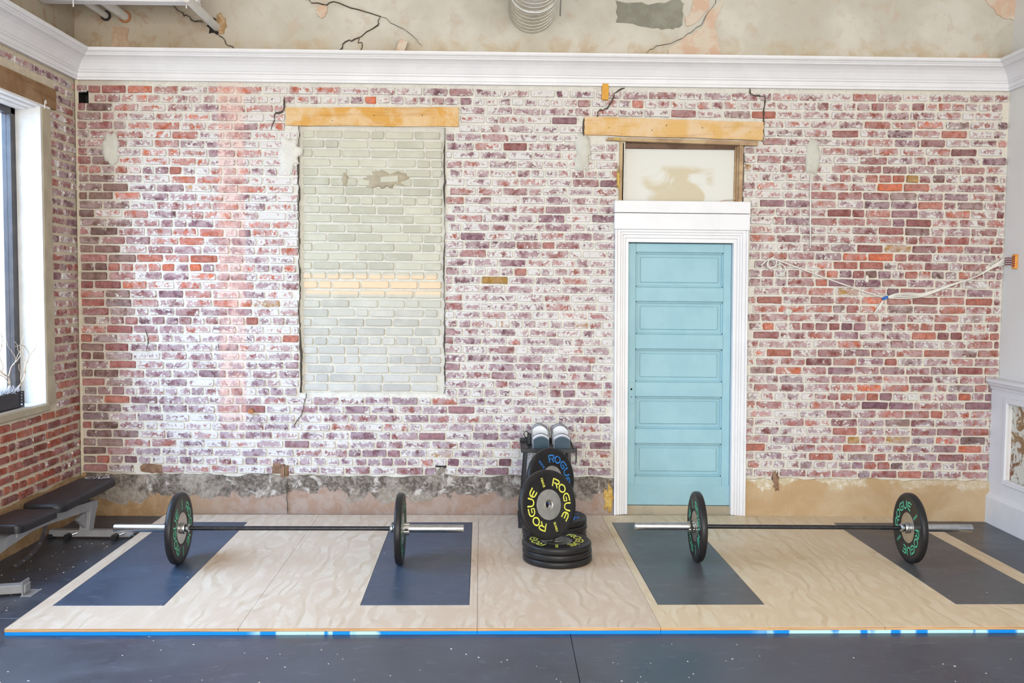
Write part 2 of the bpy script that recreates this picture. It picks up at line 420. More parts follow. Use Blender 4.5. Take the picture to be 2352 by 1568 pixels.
# ------------------------------------------------------------------ geometry helpers
class G:
    def __init__(self):
        self.V, self.F, self.C, self.E = [], [], [], []
    def add(self, V, F, c=None):
        o = len(self.V)
        self.V += [tuple(v) for v in V]
        self.F += [tuple(i + o for i in f) for f in F]
        if c is not None:
            self.C += [c] * len(V)
        return self
    def box(self, x0, x1, y0, y1, z0, z1, b=0.0):
        if x0 > x1: x0, x1 = x1, x0
        if y0 > y1: y0, y1 = y1, y0
        if z0 > z1: z0, z1 = z1, z0
        b = min(b, (x1 - x0) * .45, (y1 - y0) * .45, (z1 - z0) * .45)
        if b <= 0:
            V = [(x, y, z) for x in (x0, x1) for y in (y0, y1) for z in (z0, z1)]
            F = [(0, 1, 3, 2), (4, 6, 7, 5), (0, 4, 5, 1), (2, 3, 7, 6), (0, 2, 6, 4), (1, 5, 7, 3)]
            return self.add(V, F)
        V, idx = [], {}
        for sx in (0, 1):
            for sy in (0, 1):
                for sz in (0, 1):
                    X, Y, Z = (x0, x1)[sx], (y0, y1)[sy], (z0, z1)[sz]
                    dx, dy, dz = (b, -b)[sx], (b, -b)[sy], (b, -b)[sz]
                    for a, p in enumerate(((X, Y + dy, Z + dz), (X + dx, Y, Z + dz), (X + dx, Y + dy, Z))):
                        idx[sx, sy, sz, a] = len(V); V.append(p)
        F = []
        for s in (0, 1):
            F.append([idx[s, a, c, 0] for a, c in ((0, 0), (1, 0), (1, 1), (0, 1))])
            F.append([idx[a, s, c, 1] for a, c in ((0, 0), (1, 0), (1, 1), (0, 1))])
            F.append([idx[a, c, s, 2] for a, c in ((0, 0), (1, 0), (1, 1), (0, 1))])
        for a in (0, 1):
            for c in (0, 1):
                F.append([idx[a, c, 0, 0], idx[a, c, 1, 0], idx[a, c, 1, 1], idx[a, c, 0, 1]])
                F.append([idx[a, 0, c, 0], idx[a, 1, c, 0], idx[a, 1, c, 2], idx[a, 0, c, 2]])
                F.append([idx[0, a, c, 1], idx[1, a, c, 1], idx[1, a, c, 2], idx[0, a, c, 2]])
                for d in (0, 1):
                    F.append([idx[a, c, d, 0], idx[a, c, d, 1], idx[a, c, d, 2]])
        return self.add(V, F)
    def prism(self, poly, a0, a1, axis=1):
        """polygon of 2D points in the plane across `axis`, from a0 to a1"""
        def p3(u, v, w):
            return {0: (w, u, v), 1: (u, w, v), 2: (u, v, w)}[axis]
        n = len(poly)
        V = [p3(u, v, a0) for u, v in poly] + [p3(u, v, a1) for u, v in poly]
        F = [tuple(range(n))[::-1], tuple(range(n, 2 * n))]
        F += [(i, (i + 1) % n, n + (i + 1) % n, n + i) for i in range(n)]
        return self.add(V, F)
    def tube(self, pts, r, n=10, cap=True):
        P = [Vector(p) for p in pts]
        R = r if isinstance(r, (list, tuple)) else [r] * len(P)
        V, F = [], []
        t0 = (P[1] - P[0]).normalized()
        up = Vector((0, 0, 1)) if abs(t0.z) < 0.9 else Vector((1, 0, 0))
        nrm = t0.cross(up).normalized()
        for i, p in enumerate(P):
            t = (P[min(i + 1, len(P) - 1)] - P[max(i - 1, 0)]).normalized()
            nrm = (nrm - t * nrm.dot(t)).normalized()
            bn = t.cross(nrm)
            for k in range(n):
                a = 2 * PI * k / n
                V.append(p + (nrm * math.cos(a) + bn * math.sin(a)) * R[i])
        for i in range(len(P) - 1):
            for k in range(n):
                F.append((i * n + k, i * n + (k + 1) % n, (i + 1) * n + (k + 1) % n, (i + 1) * n + k))
        if cap:
            F.append(tuple(range(n))[::-1]); F.append(tuple((len(P) - 1) * n + k for k in range(n)))
        return self.add(V, F)
    def lathe(self, prof, n=48, closed=False):
        """profile of (radius, z) revolved round z"""
        V, F = [], []
        m = len(prof)
        for k in range(n):
            a = 2 * PI * k / n
            for r, z in prof:
                V.append((r * math.cos(a), r * math.sin(a), z))
        for k in range(n):
            k2 = (k + 1) % n
            for i in range(m if closed else m - 1):
                j = (i + 1) % m
                F.append((k * m + i, k2 * m + i, k2 * m + j, k * m + j))
        return self.add(V, F)
    def xf(self, fn):
        self.V = [tuple(fn(*v)) for v in self.V]
        return self
    def build(self, name, mat, parent=None, world=True, smooth=False, stuff=False):
        V = self.V
        if parent is not None and world:
            q = parent
            while q is not None:
                lx, ly, lz = q.location
                V = [(x - lx, y - ly, z - lz) for x, y, z in V]
                q = q.parent
        me = bpy.data.meshes.new(name)
        me.from_pydata(V, [], self.F)
        if self.C:
            at = me.attributes.new('bcol', 'FLOAT_COLOR', 'POINT')
            flat = [x for c in self.C for x in c]
            at.data.foreach_set('color', flat)
        if self.E:
            at = me.attributes.new('edge', 'FLOAT', 'POINT')
            at.data.foreach_set('value', self.E)
        me.materials.append(MT[mat])
        import bmesh
        bm = bmesh.new(); bm.from_mesh(me)
        bmesh.ops.recalc_face_normals(bm, faces=bm.faces)
        bm.to_mesh(me); bm.free()
        if smooth:
            for p in me.polygons:
                p.use_smooth = True
            if smooth is not True:
                me.set_sharp_from_angle(angle=math.radians(smooth))
        o = bpy.data.objects.new(name, me)
        COL.objects.link(o)
        if parent is not None:
            o.parent = parent
        if stuff:
            o['kind'] = 'stuff'
        return o

def tag(o, label, cat=None, group=None, kind=None):
    o['label'] = label
    if cat: o['category'] = cat
    if group: o['group'] = group
    if kind: o['kind'] = kind
    return o

def thing(name, label, cat, loc=(0, 0, 0), rot=None, group=None, kind=None):
    o = bpy.data.objects.new(name, None)
    o.empty_display_size = 0.1
    COL.objects.link(o)
    o.location = loc
    if rot is not None:
        if isinstance(rot, Matrix):
            o.rotation_euler = rot.to_euler()
        else:
            o.rotation_euler = rot
    return tag(o, label, cat, group, kind)

def copy_tree(o, parent=None):
    c = o.copy()
    COL.objects.link(c)
    c.parent = parent
    for ch in list(o.children):
        copy_tree(ch, c)
    return c

def panel_with_holes(g, u0, u1, z0, z1, holes, front, back, mp):
    """slab across (u,z) from depth `front` to `back`, with rectangular holes; mp maps (u,depth,z) to the world"""
    us = sorted({u0, u1, *[h[0] for h in holes], *[h[1] for h in holes]})
    zs = sorted({z0, z1, *[h[2] for h in holes], *[h[3] for h in holes]})
    us = [u for u in us if u0 <= u <= u1]; zs = [z for z in zs if z0 <= z <= z1]
    nu, nz = len(us) - 1, len(zs) - 1
    def solid(i, j):
        if not (0 <= i < nu and 0 <= j < nz): return False
        cu, cz = (us[i] + us[i + 1]) / 2, (zs[j] + zs[j + 1]) / 2
        return not any(h[0] < cu < h[1] and h[2] < cz < h[3] for h in holes)
    for i in range(nu):
        for j in range(nz):
            if not solid(i, j): continue
            a, b, c, d = us[i], us[i + 1], zs[j], zs[j + 1]
            for dep in (front, back):
                g.add([mp(a, dep, c), mp(b, dep, c), mp(b, dep, d), mp(a, dep, d)], [(0, 1, 2, 3)])
            for (di, dj, e) in ((-1, 0, ((a, c), (a, d))), (1, 0, ((b, c), (b, d))), (0, -1, ((a, c), (b, c))), (0, 1, ((a, d), (b, d)))):
                if not solid(i + di, j + dj):
                    (p, q), (r, s) = e
                    g.add([mp(p, front, q), mp(r, front, s), mp(r, back, s), mp(p, back, q)], [(0, 1, 2, 3)])
    return g
mpB = lambda u, d, z: (u, d, z)               # back wall: u = x, depth = y
XL, XR = -3.245, 3.89
mpL = lambda u, d, z: (XL - d, u, z)          # left wall: u = y, depth runs outward (-x)
mpR = lambda u, d, z: (XR + d, u, z)

def fbm(x, y, z, s=1.0):
    return mnoise.fractal(Vector((x * s, y * s, z * s)), 1.0, 2.0, 4)

def rag(pts, seed, amp=.012, sub=4):
    R = random.Random(seed); o = []
    for a, b in zip(pts, pts[1:] + pts[:1]):
        for k in range(sub):
            f = k / sub
            o.append((a[0] + (b[0] - a[0]) * f + R.uniform(-amp, amp), a[1] + (b[1] - a[1]) * f + R.uniform(-amp, amp)))
    return o

# ------------------------------------------------------------------ brick layer
def brick_mesh(g, u0, u1, z0, z1, front, back, mp, col, R, jit=0.0028, rnd_c=0.006):
    w, h = u1 - u0, z1 - z0
    nb = 3 if w > 0.14 else 2
    pts = []
    for i in range(nb):
        pts.append((u0 + rnd_c + (w - 2 * rnd_c) * i / (nb - 1), z0))
    pts.append((u1, z0 + rnd_c)); pts.append((u1, z1 - rnd_c))
    for i in range(nb):
        pts.append((u1 - rnd_c - (w - 2 * rnd_c) * i / (nb - 1), z1))
    pts.append((u0, z1 - rnd_c)); pts.append((u0, z0 + rnd_c))
    pts = [(u + R.uniform(-jit, jit), z + R.uniform(-jit, jit)) for u, z in pts]
    cu, cz = (u0 + u1) / 2, (z0 + z1) / 2
    n = len(pts)
    ins = 0.0045
    tilt = R.uniform(-0.012, 0.012)
    fr = []
    for u, z in pts:
        du, dz = u - cu, z - cz
        su = (abs(du) - ins) / max(abs(du), 1e-6) if abs(du) > ins else 1
        sz = (abs(dz) - ins) / max(abs(dz), 1e-6) if abs(dz) > ins else 1
        fr.append((cu + du * su, front + tilt * du + R.uniform(-.0008, .0008), cz + dz * sz))
    inn = []
    for u, d, z in fr:
        du, dz = u - cu, z - cz
        k = R.uniform(.009, .015)
        inn.append((u - math.copysign(min(k, abs(du)), du), d - .0008, z - math.copysign(min(k, abs(dz) * .8), dz)))
    V = [mp(u, back, z) for u, z in pts] + [mp(*p) for p in fr] + [mp(*p) for p in inn]
    F = [(i, (i + 1) % n, n + (i + 1) % n, n + i) for i in range(n)]
    F += [(n + i, n + (i + 1) % n, 2 * n + (i + 1) % n, 2 * n + i) for i in range(n)] + [tuple(range(2 * n, 3 * n))]
    g.add(V, F, col)
    g.E += [1.0] * (2 * n) + [0.0] * n

def lay(u0, u1, zb, zt, pitch, headers, excl, R, lst, stretch=0.205, head=0.103, joint=0.013, bed=0.0125):
    """rows of bricks between u0..u1, zb..zt leaving the excluded rectangles free; appends (u0,u1,z0,z1)"""
    nrow = int(round((zt - zb) / pitch))
    for k in range(nrow):
        z0, z1 = zb + k * pitch, zb + k * pitch + pitch - bed
        hd = k in headers
        unit = head if hd else stretch
        spans = [(u0, u1)]
        for (a, b, c, d) in excl:
            if d > z0 + 0.012 and c < z1 - 0.012:
                ns = []
                for (p, q) in spans:
                    if b <= p or a >= q: ns.append((p, q)); continue
                    if a > p: ns.append((p, a))
                    if b < q: ns.append((b, q))
                spans = ns
        off = (k % 2) * 0.5 * stretch + R.uniform(-0.03, 0.03)
        for (p, q) in spans:
            x = u0 - stretch + off
            while x < q:
                w = unit * R.uniform(0.94, 1.06)
                if not hd and R.random() < 0.10: w = head
                a, b = max(x, p), min(x + w - joint, q - 0.003)
                if b - a > 0.035 and b > p:
                    zo = 0.004 * math.sin(a * 1.3 + k * 0.21) + R.uniform(-.0015, .0015)
                    lst.append((a, b, z0 + zo + R.uniform(-.001, .001), z1 + zo + R.uniform(-.001, .001)))
                x += w
    return lst

REDS = [(0.40, 0.125, 0.085), (0.33, 0.105, 0.085), (0.28, 0.095, 0.085), (0.44, 0.15, 0.10), (0.24, 0.085, 0.08), (0.36, 0.14, 0.12)]
ORANGE = [(0.62, 0.15, 0.06), (0.55, 0.14, 0.065), (0.50, 0.13, 0.07)]
PURPLE = [(0.22, 0.10, 0.13), (0.26, 0.125, 0.15), (0.19, 0.088, 0.105), (0.29, 0.145, 0.16)]
BROWN = [(0.21, 0.11, 0.09), (0.24, 0.14, 0.115), (0.16, 0.085, 0.07), (0.25, 0.16, 0.135)]
def sm(a, b, x):
    t = max(0.0, min(1.0, (x - a) / (b - a)))
    return t * t * (3 - 2 * t)
def brick_colour(x, z, R):
    n = fbm(x, 0, z, 0.9)
    wh = 0.555 + 0.16 * n
    wh -= 0.34 * (1 - sm(-3.05, -2.75, x))  # less wash near the corner, partly the shade there put into the colour
    wh += 0.20 * sm(-1.95, -1.62, x) * (1 - sm(-1.5, -1.4, x)) * sm(1.2, 2.4, z)
    wh += 0.08 * sm(-0.4, 0.3, x) * (1 - sm(0.9, 1.2, x))
    wh -= 0.17 * sm(1.9, 2.8, x) * (1 - 0.45 * sm(2.4, 3.2, z))
    wh += 0.05 * sm(2.6, 3.2, z)
    wh += R.gauss(0, 0.12)
    q = R.random()
    if x < -2.9:
        pal = BROWN if q < .65 else REDS  # raw brown brick, partly darkened for the corner's shade
    elif x < -1.0 and z > 1.6:
        pal = ORANGE if q < .42 else (REDS if q < .75 else PURPLE)
    elif z < 1.3 and x < 0.9:
        pal = PURPLE if q < .72 else REDS
    elif x < 0.9:
        pal = PURPLE if q < .5 else REDS
    else:
        pal = REDS if q < .72 else (PURPLE if q < .85 else (BROWN if q < .93 else ORANGE))
    if R.random() < 0.07: wh -= 0.35
    if R.random() < 0.012: pal = [(0.45, 0.25, 0.06)]
    c = R.choice(pal)
    f = R.uniform(0.85, 1.18)
    return (c[0] * f, c[1] * f, c[2] * f, max(0.02, min(0.98, wh)))

# ------------------------------------------------------------------ STRUCTURE
ROOM_Y = -10.4
# floor slab with laid rubber tiles
g = G(); g.box(-3.9, XR + 0.3, ROOM_Y, 0.3, -0.12, -0.012)
floor = tag(g.build('floor', 'dark'), 'black rubber tile flooring of the gym room', 'floor', kind='structure')
xs = [0.374]
xs = [XL] + [x for x in xs if XL + .05 < x < XR] + [XR]
ys = [-0.022, -2.27, -3.49, -4.71, -5.93, -7.15]
for i in range(len(xs) - 1):
    for j in range(len(ys) - 1):
        g = G(); g.box(xs[i] + .0012, xs[i + 1] - .0012, ys[j + 1] + .0012, ys[j] - .0012, -0.012, 0.0, 0.002)
        g.build('rubber_tile', 'floor', floor)

# ceiling (out of view, closes the room)
g = G(); g.box(-3.9, XR + .3, ROOM_Y, 0.3, 4.7, 4.85)
tag(g.build('ceiling', 'wallwhite'), 'unseen white ceiling high above the gym', 'ceiling', kind='structure')

# unseen street side behind the camera, added to keep open sky light out
g = panel_with_holes(G(), -3.9, XR + .3, 0.0, 4.7, [(-2.9, 3.5, .45, 4.0)], ROOM_Y, ROOM_Y - .2, lambda u, d, z: (u, d, z))
tag(g.build('unseen_wall_front', 'wallwhite'), 'unseen street wall with the wide shop front', 'wall', kind='structure')

# back wall: backing with the openings
HOLES_B = [(-1.553, -0.44, 0.968, 3.012), (0.94, 1.86, 0.0, 2.93), (-3.243, -3.152, 3.165, 3.258)]
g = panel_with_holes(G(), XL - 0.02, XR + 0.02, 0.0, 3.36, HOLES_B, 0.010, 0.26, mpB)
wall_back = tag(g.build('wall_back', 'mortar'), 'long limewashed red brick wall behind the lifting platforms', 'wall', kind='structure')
g = G()
g.box(-1.7, -0.3, 0.27, 0.30, 0.8, 3.2); g.box(0.7, 2.1, 0.27, 0.30, 0.0, 3.1); g.box(-3.4, -3.1, 0.27, 0.30, 3.1, 3.3)
# upper plaster
NX, NZ = 90, 16
g2 = G()
V, F = [], []
for j in range(NZ + 1):
    for i in range(NX + 1):
        x = XL - .02 + (XR - XL + .04) * i / NX; z = 3.355 + (4.7 - 3.355) * j / NZ
        V.append((x, 0.0 - 0.012 + 0.010 * fbm(x, 3.1, z, 1.3), z))
for j in range(NZ):
    for i in range(NX):
        a = j * (NX + 1) + i
        F.append((a, a + 1, a + NX + 2, a + NX + 1))
g2.add(V, F)
g2.add([(XL - .02, 0.2, 3.355), (XR + .02, 0.2, 3.355), (XR + .02, 0.2, 4.7), (XL - .02, 0.2, 4.7)], [(0, 1, 2, 3)])
g2.build('upper_plaster', 'plaster', wall_back, smooth=True)

# bricks of the back wall
PITCH_B = 0.0677
R = random.Random(11)
EXB = [(-1.562, -0.432, 0.962, 3.01), (-1.66, -0.335, 3.005, 3.165), (0.87, 1.915, 0.0, 2.47), (0.885, 1.85, 2.4, 2.90),
       (0.79, 1.955, 2.89, 2.95), (0.615, 2.0, 2.94, 3.10), (-3.24, -3.15, 3.16, 3.26), (-1.765, -1.645, 0.30, 0.40), (-0.495, -0.43, 0.30, 0.40), (-2.80, -2.625, 0.32, 0.40)]
cells = []
lay(XL + 0.004, XR - 0.004, 0.338, 3.34, PITCH_B, {1, 9, 17, 23, 34, 42}, EXB, R, cells)
def px_area(c):
    x, z = (c[0] + c[1]) / 2, (c[2] + c[3]) / 2
    d = Vector((x, 0.0, z)) - cam.matrix_world.translation
    dep = d.dot(f_)
    return (c[1] - c[0]) * (c[3] - c[2]) / dep ** 2
order = sorted(range(len(cells)), key=lambda i: -px_area(cells[i]))
single = set(order[:300])
rest = G()
for i, c in enumerate(cells):
    col = brick_colour((c[0] + c[1]) / 2, (c[2] + c[3]) / 2, R)
    fr = R.uniform(-0.007, 0.001)
    if R.random() < 0.04: fr += 0.004
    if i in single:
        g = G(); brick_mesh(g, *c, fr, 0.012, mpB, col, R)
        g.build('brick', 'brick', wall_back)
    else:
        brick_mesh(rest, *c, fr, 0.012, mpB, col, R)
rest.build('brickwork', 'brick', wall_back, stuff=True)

# the rendered plinth at the foot of the wall
def plinth(name, u0, u1, mp, parent, seed, top=0.325, dep=-0.022):
    n = max(8, int((u1 - u0) / 0.035)); m = 12
    g = G(); V, F = [], []
    for i in range(n + 1):
        u = u0 + (u1 - u0) * i / n
        tz = top + 0.020 * fbm(u, seed, 0, 3.0) + 0.012 * fbm(u, seed, 4, 11.0)
        for j in range(m + 1):
            z = tz * j / m
            d = dep + 0.006 * fbm(u, seed + 7, z, 4.0) + 0.004 * fbm(u, seed, z, 18.0) + (0.006 * (j / m) ** 2)
            V.append(mp(u, d, z))
        V.append(mp(u, 0.02, tz - 0.002))
    w = m + 2
    for i in range(n):
        for j in range(m + 1):
            a = i * w + j
            F.append((a, a + w, a + w + 1, a + 1))
    for i in (0, n):
        a = i * w
        V.append(mp(u0 if i == 0 else u1, 0.02, 0)); F.append(tuple([a + j for j in range(w)] + [len(V) - 1]))
    g.add(V, F)
    return g.build(name, 'plinth', parent, smooth=40)
plinth('plinth', XL, 0.886, mpB, wall_back, 1.7)
plinth('plinth', 1.922, XR - .05, mpB, wall_back, 5.3)

# rubble pockets, rusty stub, joist hole, filler patches on the brick
g = G()
for (x0, x1, z0, z1, y) in ((-1.77, -1.70, 0.335, 0.42, -0.004), (-1.70, -1.668, 0.31, 0.41, -0.03), (-1.668, -1.64, 0.29, 0.40, 0.0)):
    g.prism([(x0, z0 + .006), (x0 + .01, z0), (x1 - .004, z0 + .004), (x1, z1 - .008), (x1 - .012, z1), (x0 + .006, z1 - .003)], y, 0.03)
g.build('broken_brick', 'brown', wall_back)
g = G(); g.prism(rag([(-2.79, .345), (-2.80, .385), (-2.76, .405), (-2.63, .40), (-2.62, .335), (-2.70, .33)], 33, .004, 3), .002, .02)
g.build('broken_brick', 'brown', wall_back)
g = G()
g.prism([(-.497, .31), (-.46, .28), (-.43, .32), (-.428, .39), (-.45, .40), (-.49, .37)], -0.012, 0.02)
g.build('broken_brick', 'plinth', wall_back)
g = G(); g.prism([(-.505, .395), (-.42, .39), (-.415, .405), (-.46, .415), (-.5, .41)], 0.002, 0.02)
g.build('gap', 'dark', wall_back)
g = G(); g.tube([(-1.928, 0.02, .825), (-1.928, -0.03, .825)], 0.022, 10)
g.build('pipe_stub', 'rust', wall_back)
g = G()
for b_ in ((-3.243, -3.152, .16, .18, 3.165, 3.258), (-3.2435, -3.241, .01, .18, 3.165, 3.258), (-3.154, -3.1515, .01, .18, 3.165, 3.258), (-3.243, -3.152, .01, .18, 3.1645, 3.167), (-3.243, -3.152, .01, .18, 3.256, 3.2585)):
    g.box(*b_)
g.build('joist_hole_shade', 'dark', wall_back)  # dark lining puts the shade inside the hole into colour
def blob(name, cx, cz, rx, rz, y0, y1, mat, parent, R, n=22, rough=.16, sq=2.6, mp=mpB):
    g = G(); V, F = [], []
    rings = [(1.0, y1), (0.93, y0 * .6 + y1 * .4), (0.72, y0), (0.35, y0 - 0.001)]
    rr = [1 + R.uniform(-rough, rough) for _ in range(n)]
    for s, y in rings:
        for k in range(n):
            a = 2 * PI * k / n
            ca, sa = math.cos(a), math.sin(a)
            q = (abs(ca) ** sq + abs(sa) ** sq) ** (-1 / sq)
            V.append(mp(cx + rx * s * rr[k] * q * ca, y, cz + rz * s * rr[k] * q * sa))
    for i in range(3):
        for k in range(n):
            F.append((i * n + k, i * n + (k + 1) % n, (i + 1) * n + (k + 1) % n, (i + 1) * n + k))
    F.append(tuple(3 * n + k for k in range(n)))
    g.add(V, F)
    return g.build(name, mat, parent, smooth=True)
R = random.Random(3)
blob('filler_patch', -2.985, 2.83, .062, .125, -0.014, 0.006, 'palepatch', wall_back, R)
blob('filler_patch', 2.385, 2.82, .055, .135, -0.014, 0.006, 'palepatch', wall_back, R)
blob('filler_patch', 0.62, 2.83, .06, .13, -0.012, 0.006, 'palepatch', wall_back, R, rough=.35)
blob('filler_patch', -1.63, 2.80, .085, .13, -0.016, 0.006, 'mortar', wall_back, R, rough=.25)
blob('filler_patch', 2.23, 1.63, .03, .03, -0.012, 0.004, 'palepatch', wall_back, R)
blob('filler_patch', 2.17, 1.92, .025, .022, -0.013, 0.004, 'palepatch', wall_back, R)
blob('filler_patch', 3.77, 1.985, .022, .022, -0.013, 0.004, 'mortar', wall_back, R)
blob('filler_patch', 2.83, 1.89, .016, .03, -0.013, 0.004, 'mortar', wall_back, R)
blob('filler_patch', 0.855, 0.17, .035, .10, -0.034, -0.015, 'ochre', wall_back, R, rough=.4)
blob('filler_patch', 2.16, 0.30, .025, .07, -0.03, 0.0, 'brown', wall_back, R, rough=.4)

# jagged cracks
def crack(pts, w, y, parent, seed, mat='crack', sub=4, amp=0.012):
    R = random.Random(seed)
    P = []
    for (a, b) in zip(pts, pts[1:]):
        for k in range(sub):
            f = k / sub
            P.append((a[0] + (b[0] - a[0]) * f + (R.uniform(-amp, amp) if k else 0), a[1] + (b[1] - a[1]) * f + (R.uniform(-amp, amp) if k else 0)))
    P.append(pts[-1])
    V, F = [], []
    for i, p in enumerate(P):
        q0, q1 = P[max(0, i - 1)], P[min(len(P) - 1, i + 1)]
        t = Vector((q1[0] - q0[0], q1[1] - q0[1])).normalized()
        ww = w * R.uniform(.4, 1.0) * (0.35 if i in (0, len(P) - 1) else 1)
        V += [(p[0] - t.y * ww, y, p[1] + t.x * ww), (p[0] + t.y * ww, y, p[1] - t.x * ww), (p[0] - t.y * ww, y + .01, p[1] + t.x * ww), (p[0] + t.y * ww, y + .01, p[1] - t.x * ww)]
    for i in range(len(P) - 1):
        a = i * 4
        F += [(a, a + 1, a + 5, a + 4), (a, a + 4, a + 6, a + 2), (a + 1, a + 3, a + 7, a + 5)]
    g = G(); g.add(V, F)
    return g.build('crack', mat, parent)
crack([(-1.54, 4.0), (-1.508, 3.954), (-1.38, 3.92), (-1.25, 3.93), (-.932, 3.832), (-.95, 3.77), (-1.114, 3.667), (-1.20, 3.64), (-1.246, 3.575), (-1.27, 3.52)], .0045, -.026, wall_back, 1)
crack([(-1.114, 3.667), (-1.07, 3.62), (-1.10, 3.54)], .0028, -.026, wall_back, 2)
crack([(-2.62, 3.93), (-2.526, 3.902), (-2.42, 3.84), (-2.36, 3.79), (-2.265, 3.766)], .005, -.026, wall_back, 4)
crack([(-2.16, 3.68), (-2.10, 3.62), (-2.02, 3.565), (-1.97, 3.53)], .004, -.026, wall_back, 5)
crack([(-.932, 3.832), (-.78, 3.75), (-.70, 3.70), (-.62, 3.62)], .0014, -.026, wall_back, 6)
crack([(1.62, 4.02), (1.58, 3.93), (1.50, 3.80), (1.36, 3.70), (1.16, 3.64), (1.08, 3.575)], .0018, -.026, wall_back, 7)
crack([(.928, 3.325), (.845, 3.283), (.83, 3.217), (.797, 3.168), (.731, 3.15), (.721, 3.10)], .0065, -.008, wall_back, 8, amp=.006)
crack([(1.885, 3.335), (1.896, 3.286), (2.003, 3.274), (1.996, 3.149), (1.996, 3.0), (1.99, 2.93)], .0065, -.008, wall_back, 9, amp=.006)
crack([(-1.665, 3.22), (-1.67, 3.13), (-1.74, 3.09), (-1.765, 2.98)], .007, -.008, wall_back, 10, amp=.008)
crack([(-1.50, .97), (-1.515, .90), (-1.54, .80), (-1.60, .70)], .003, -.008, wall_back, 12, amp=.006)
crack([(-1.645, .30), (-1.65, .18), (-1.645, .03)], .003, -.034, wall_back, 13, amp=.004)
crack([(.62, 3.10), (.615, 3.02), (.62, 2.95)], .008, -.008, wall_back, 14, amp=.002)
crack([(-2.74, 1.45), (-2.72, 1.37), (-2.73, 1.28)], .003, -.008, wall_back, 15, amp=.006)

# bare patches on the upper plaster
def flat_patch(poly, y0, y1, mat):
    g = G(); g.prism(poly, y0, y1)
    return g.build('plaster_patch', mat, wall_back)
flat_patch(rag([(.855, 3.965), (1.10, 3.955), (1.33, 3.99), (1.365, 3.95), (1.36, 3.80), (1.25, 3.765), (1.08, 3.775), (.86, 3.82)], 1), -.024, -.005, 'greypatch')
flat_patch(rag([(1.44, 4.02), (1.56, 4.02), (1.55, 3.93), (1.47, 3.82), (1.38, 3.79), (1.37, 3.84), (1.42, 3.90)], 2, .008), -.023, -.005, 'pinkpatch')
flat_patch(rag([(1.24, 3.53), (1.26, 3.63), (1.36, 3.70), (1.50, 3.78), (1.55, 3.90), (1.66, 3.98), (1.60, 3.80), (1.62, 3.68), (1.65, 3.60), (1.64, 3.53)], 3, .008), -.023, -.005, 'pinkpatch')
flat_patch(rag([(-2.95, 3.74), (-2.83, 3.72), (-2.84, 3.62), (-2.80, 3.53), (-2.98, 3.53), (-2.96, 3.62)], 4, .008), -.023, -.005, 'umber')
flat_patch(rag([(-1.40, 3.90), (-1.35, 3.91), (-1.33, 3.86), (-1.38, 3.82), (-1.42, 3.84)], 5, .01), -.022, -.005, 'pinkpatch')
flat_patch(rag([(3.62, 4.05), (3.9, 4.05), (3.9, 3.87), (3.80, 3.88), (3.72, 3.95)], 6, .01), -.023, -.005, 'pinkpatch')
flat_patch(rag([(3.52, 3.55), (3.60, 3.60), (3.70, 3.62), (3.68, 3.55)], 7, .01), -.022, -.005, 'pinkpatch')

# bricked-up window
g = G(); g.box(-1.553, -0.44, 0.026, 0.24, 0.968, 3.012)
win2 = tag(g.build('window_2', 'infill_m'), 'tall bricked-up window opening filled with pale grey bricks', 'window', kind='structure')
R = random.Random(21)
cells = []
lay(-1.530, -0.462, 0.985, 2.998, 0.0719, {5, 12, 20}, [], R, cells, stretch=0.214, head=0.107, joint=0.012, bed=0.014)
for c in cells:
    z = (c[2] + c[3]) / 2
    a = sm(1.0, 2.2, z)
    base = [(0.56, 0.55, 0.52), (0.58, 0.56, 0.44)]
    f = R.uniform(0.86, 1.1)
    col = tuple((base[0][i] * (1 - a) + base[1][i] * a) * f for i in range(3)) + (0.5,)
    g = G(); brick_mesh(g, *c, R.uniform(0.014, 0.019), 0.03, mpB, col, R, jit=0.0018)
    g.build('brick', 'infill', win2)
# ragged mortar smear left on it, with a pale brick face inside
blob('mortar_smear', -0.905, 2.612, .165, .062, 0.004, 0.026, 'tan', win2, random.Random(5), n=30, rough=.3)
blob('mortar_smear', -1.21, 2.615, .022, .05, 0.008, 0.026, 'tan', win2, random.Random(6), rough=.35)
g = G(); g.prism([(-.935, 2.592), (-.80, 2.600), (-.80, 2.645), (-.93, 2.632)], -0.002, 0.02)
g.add([], [])
g.C = [(0.60, 0.58, 0.46, .5)] * len(g.V)
g.build('brick', 'infill', win2)
# ragged dark joint each side
R = random.Random(9)
for x, sgn in ((-1.553, 1), (-0.44, -1)):
    g = G(); V, F = [], []
    n = 90
    for i in range(n + 1):
        z = 0.97 + 2.04 * i / n
        o = .010 * fbm(x, 2, z, 3.5) + .005 * fbm(x, 5, z, 16.0) + .002 * R.uniform(-1, 1)
        w = max(.0005, .0030 + .006 * fbm(x, 8, z, 6.0))
        V += [(x + o - w, -0.004, z), (x + o + w, -0.004, z), (x + o - w, 0.03, z), (x + o + w, .03, z)]
    for i in range(n):
        a = i * 4
        F += [(a, a + 1, a + 5, a + 4), (a, a + 4, a + 6, a + 2), (a + 1, a + 3, a + 7, a + 5)]
    g.add(V, F)
    g.build('joint_crack', 'crack', win2)

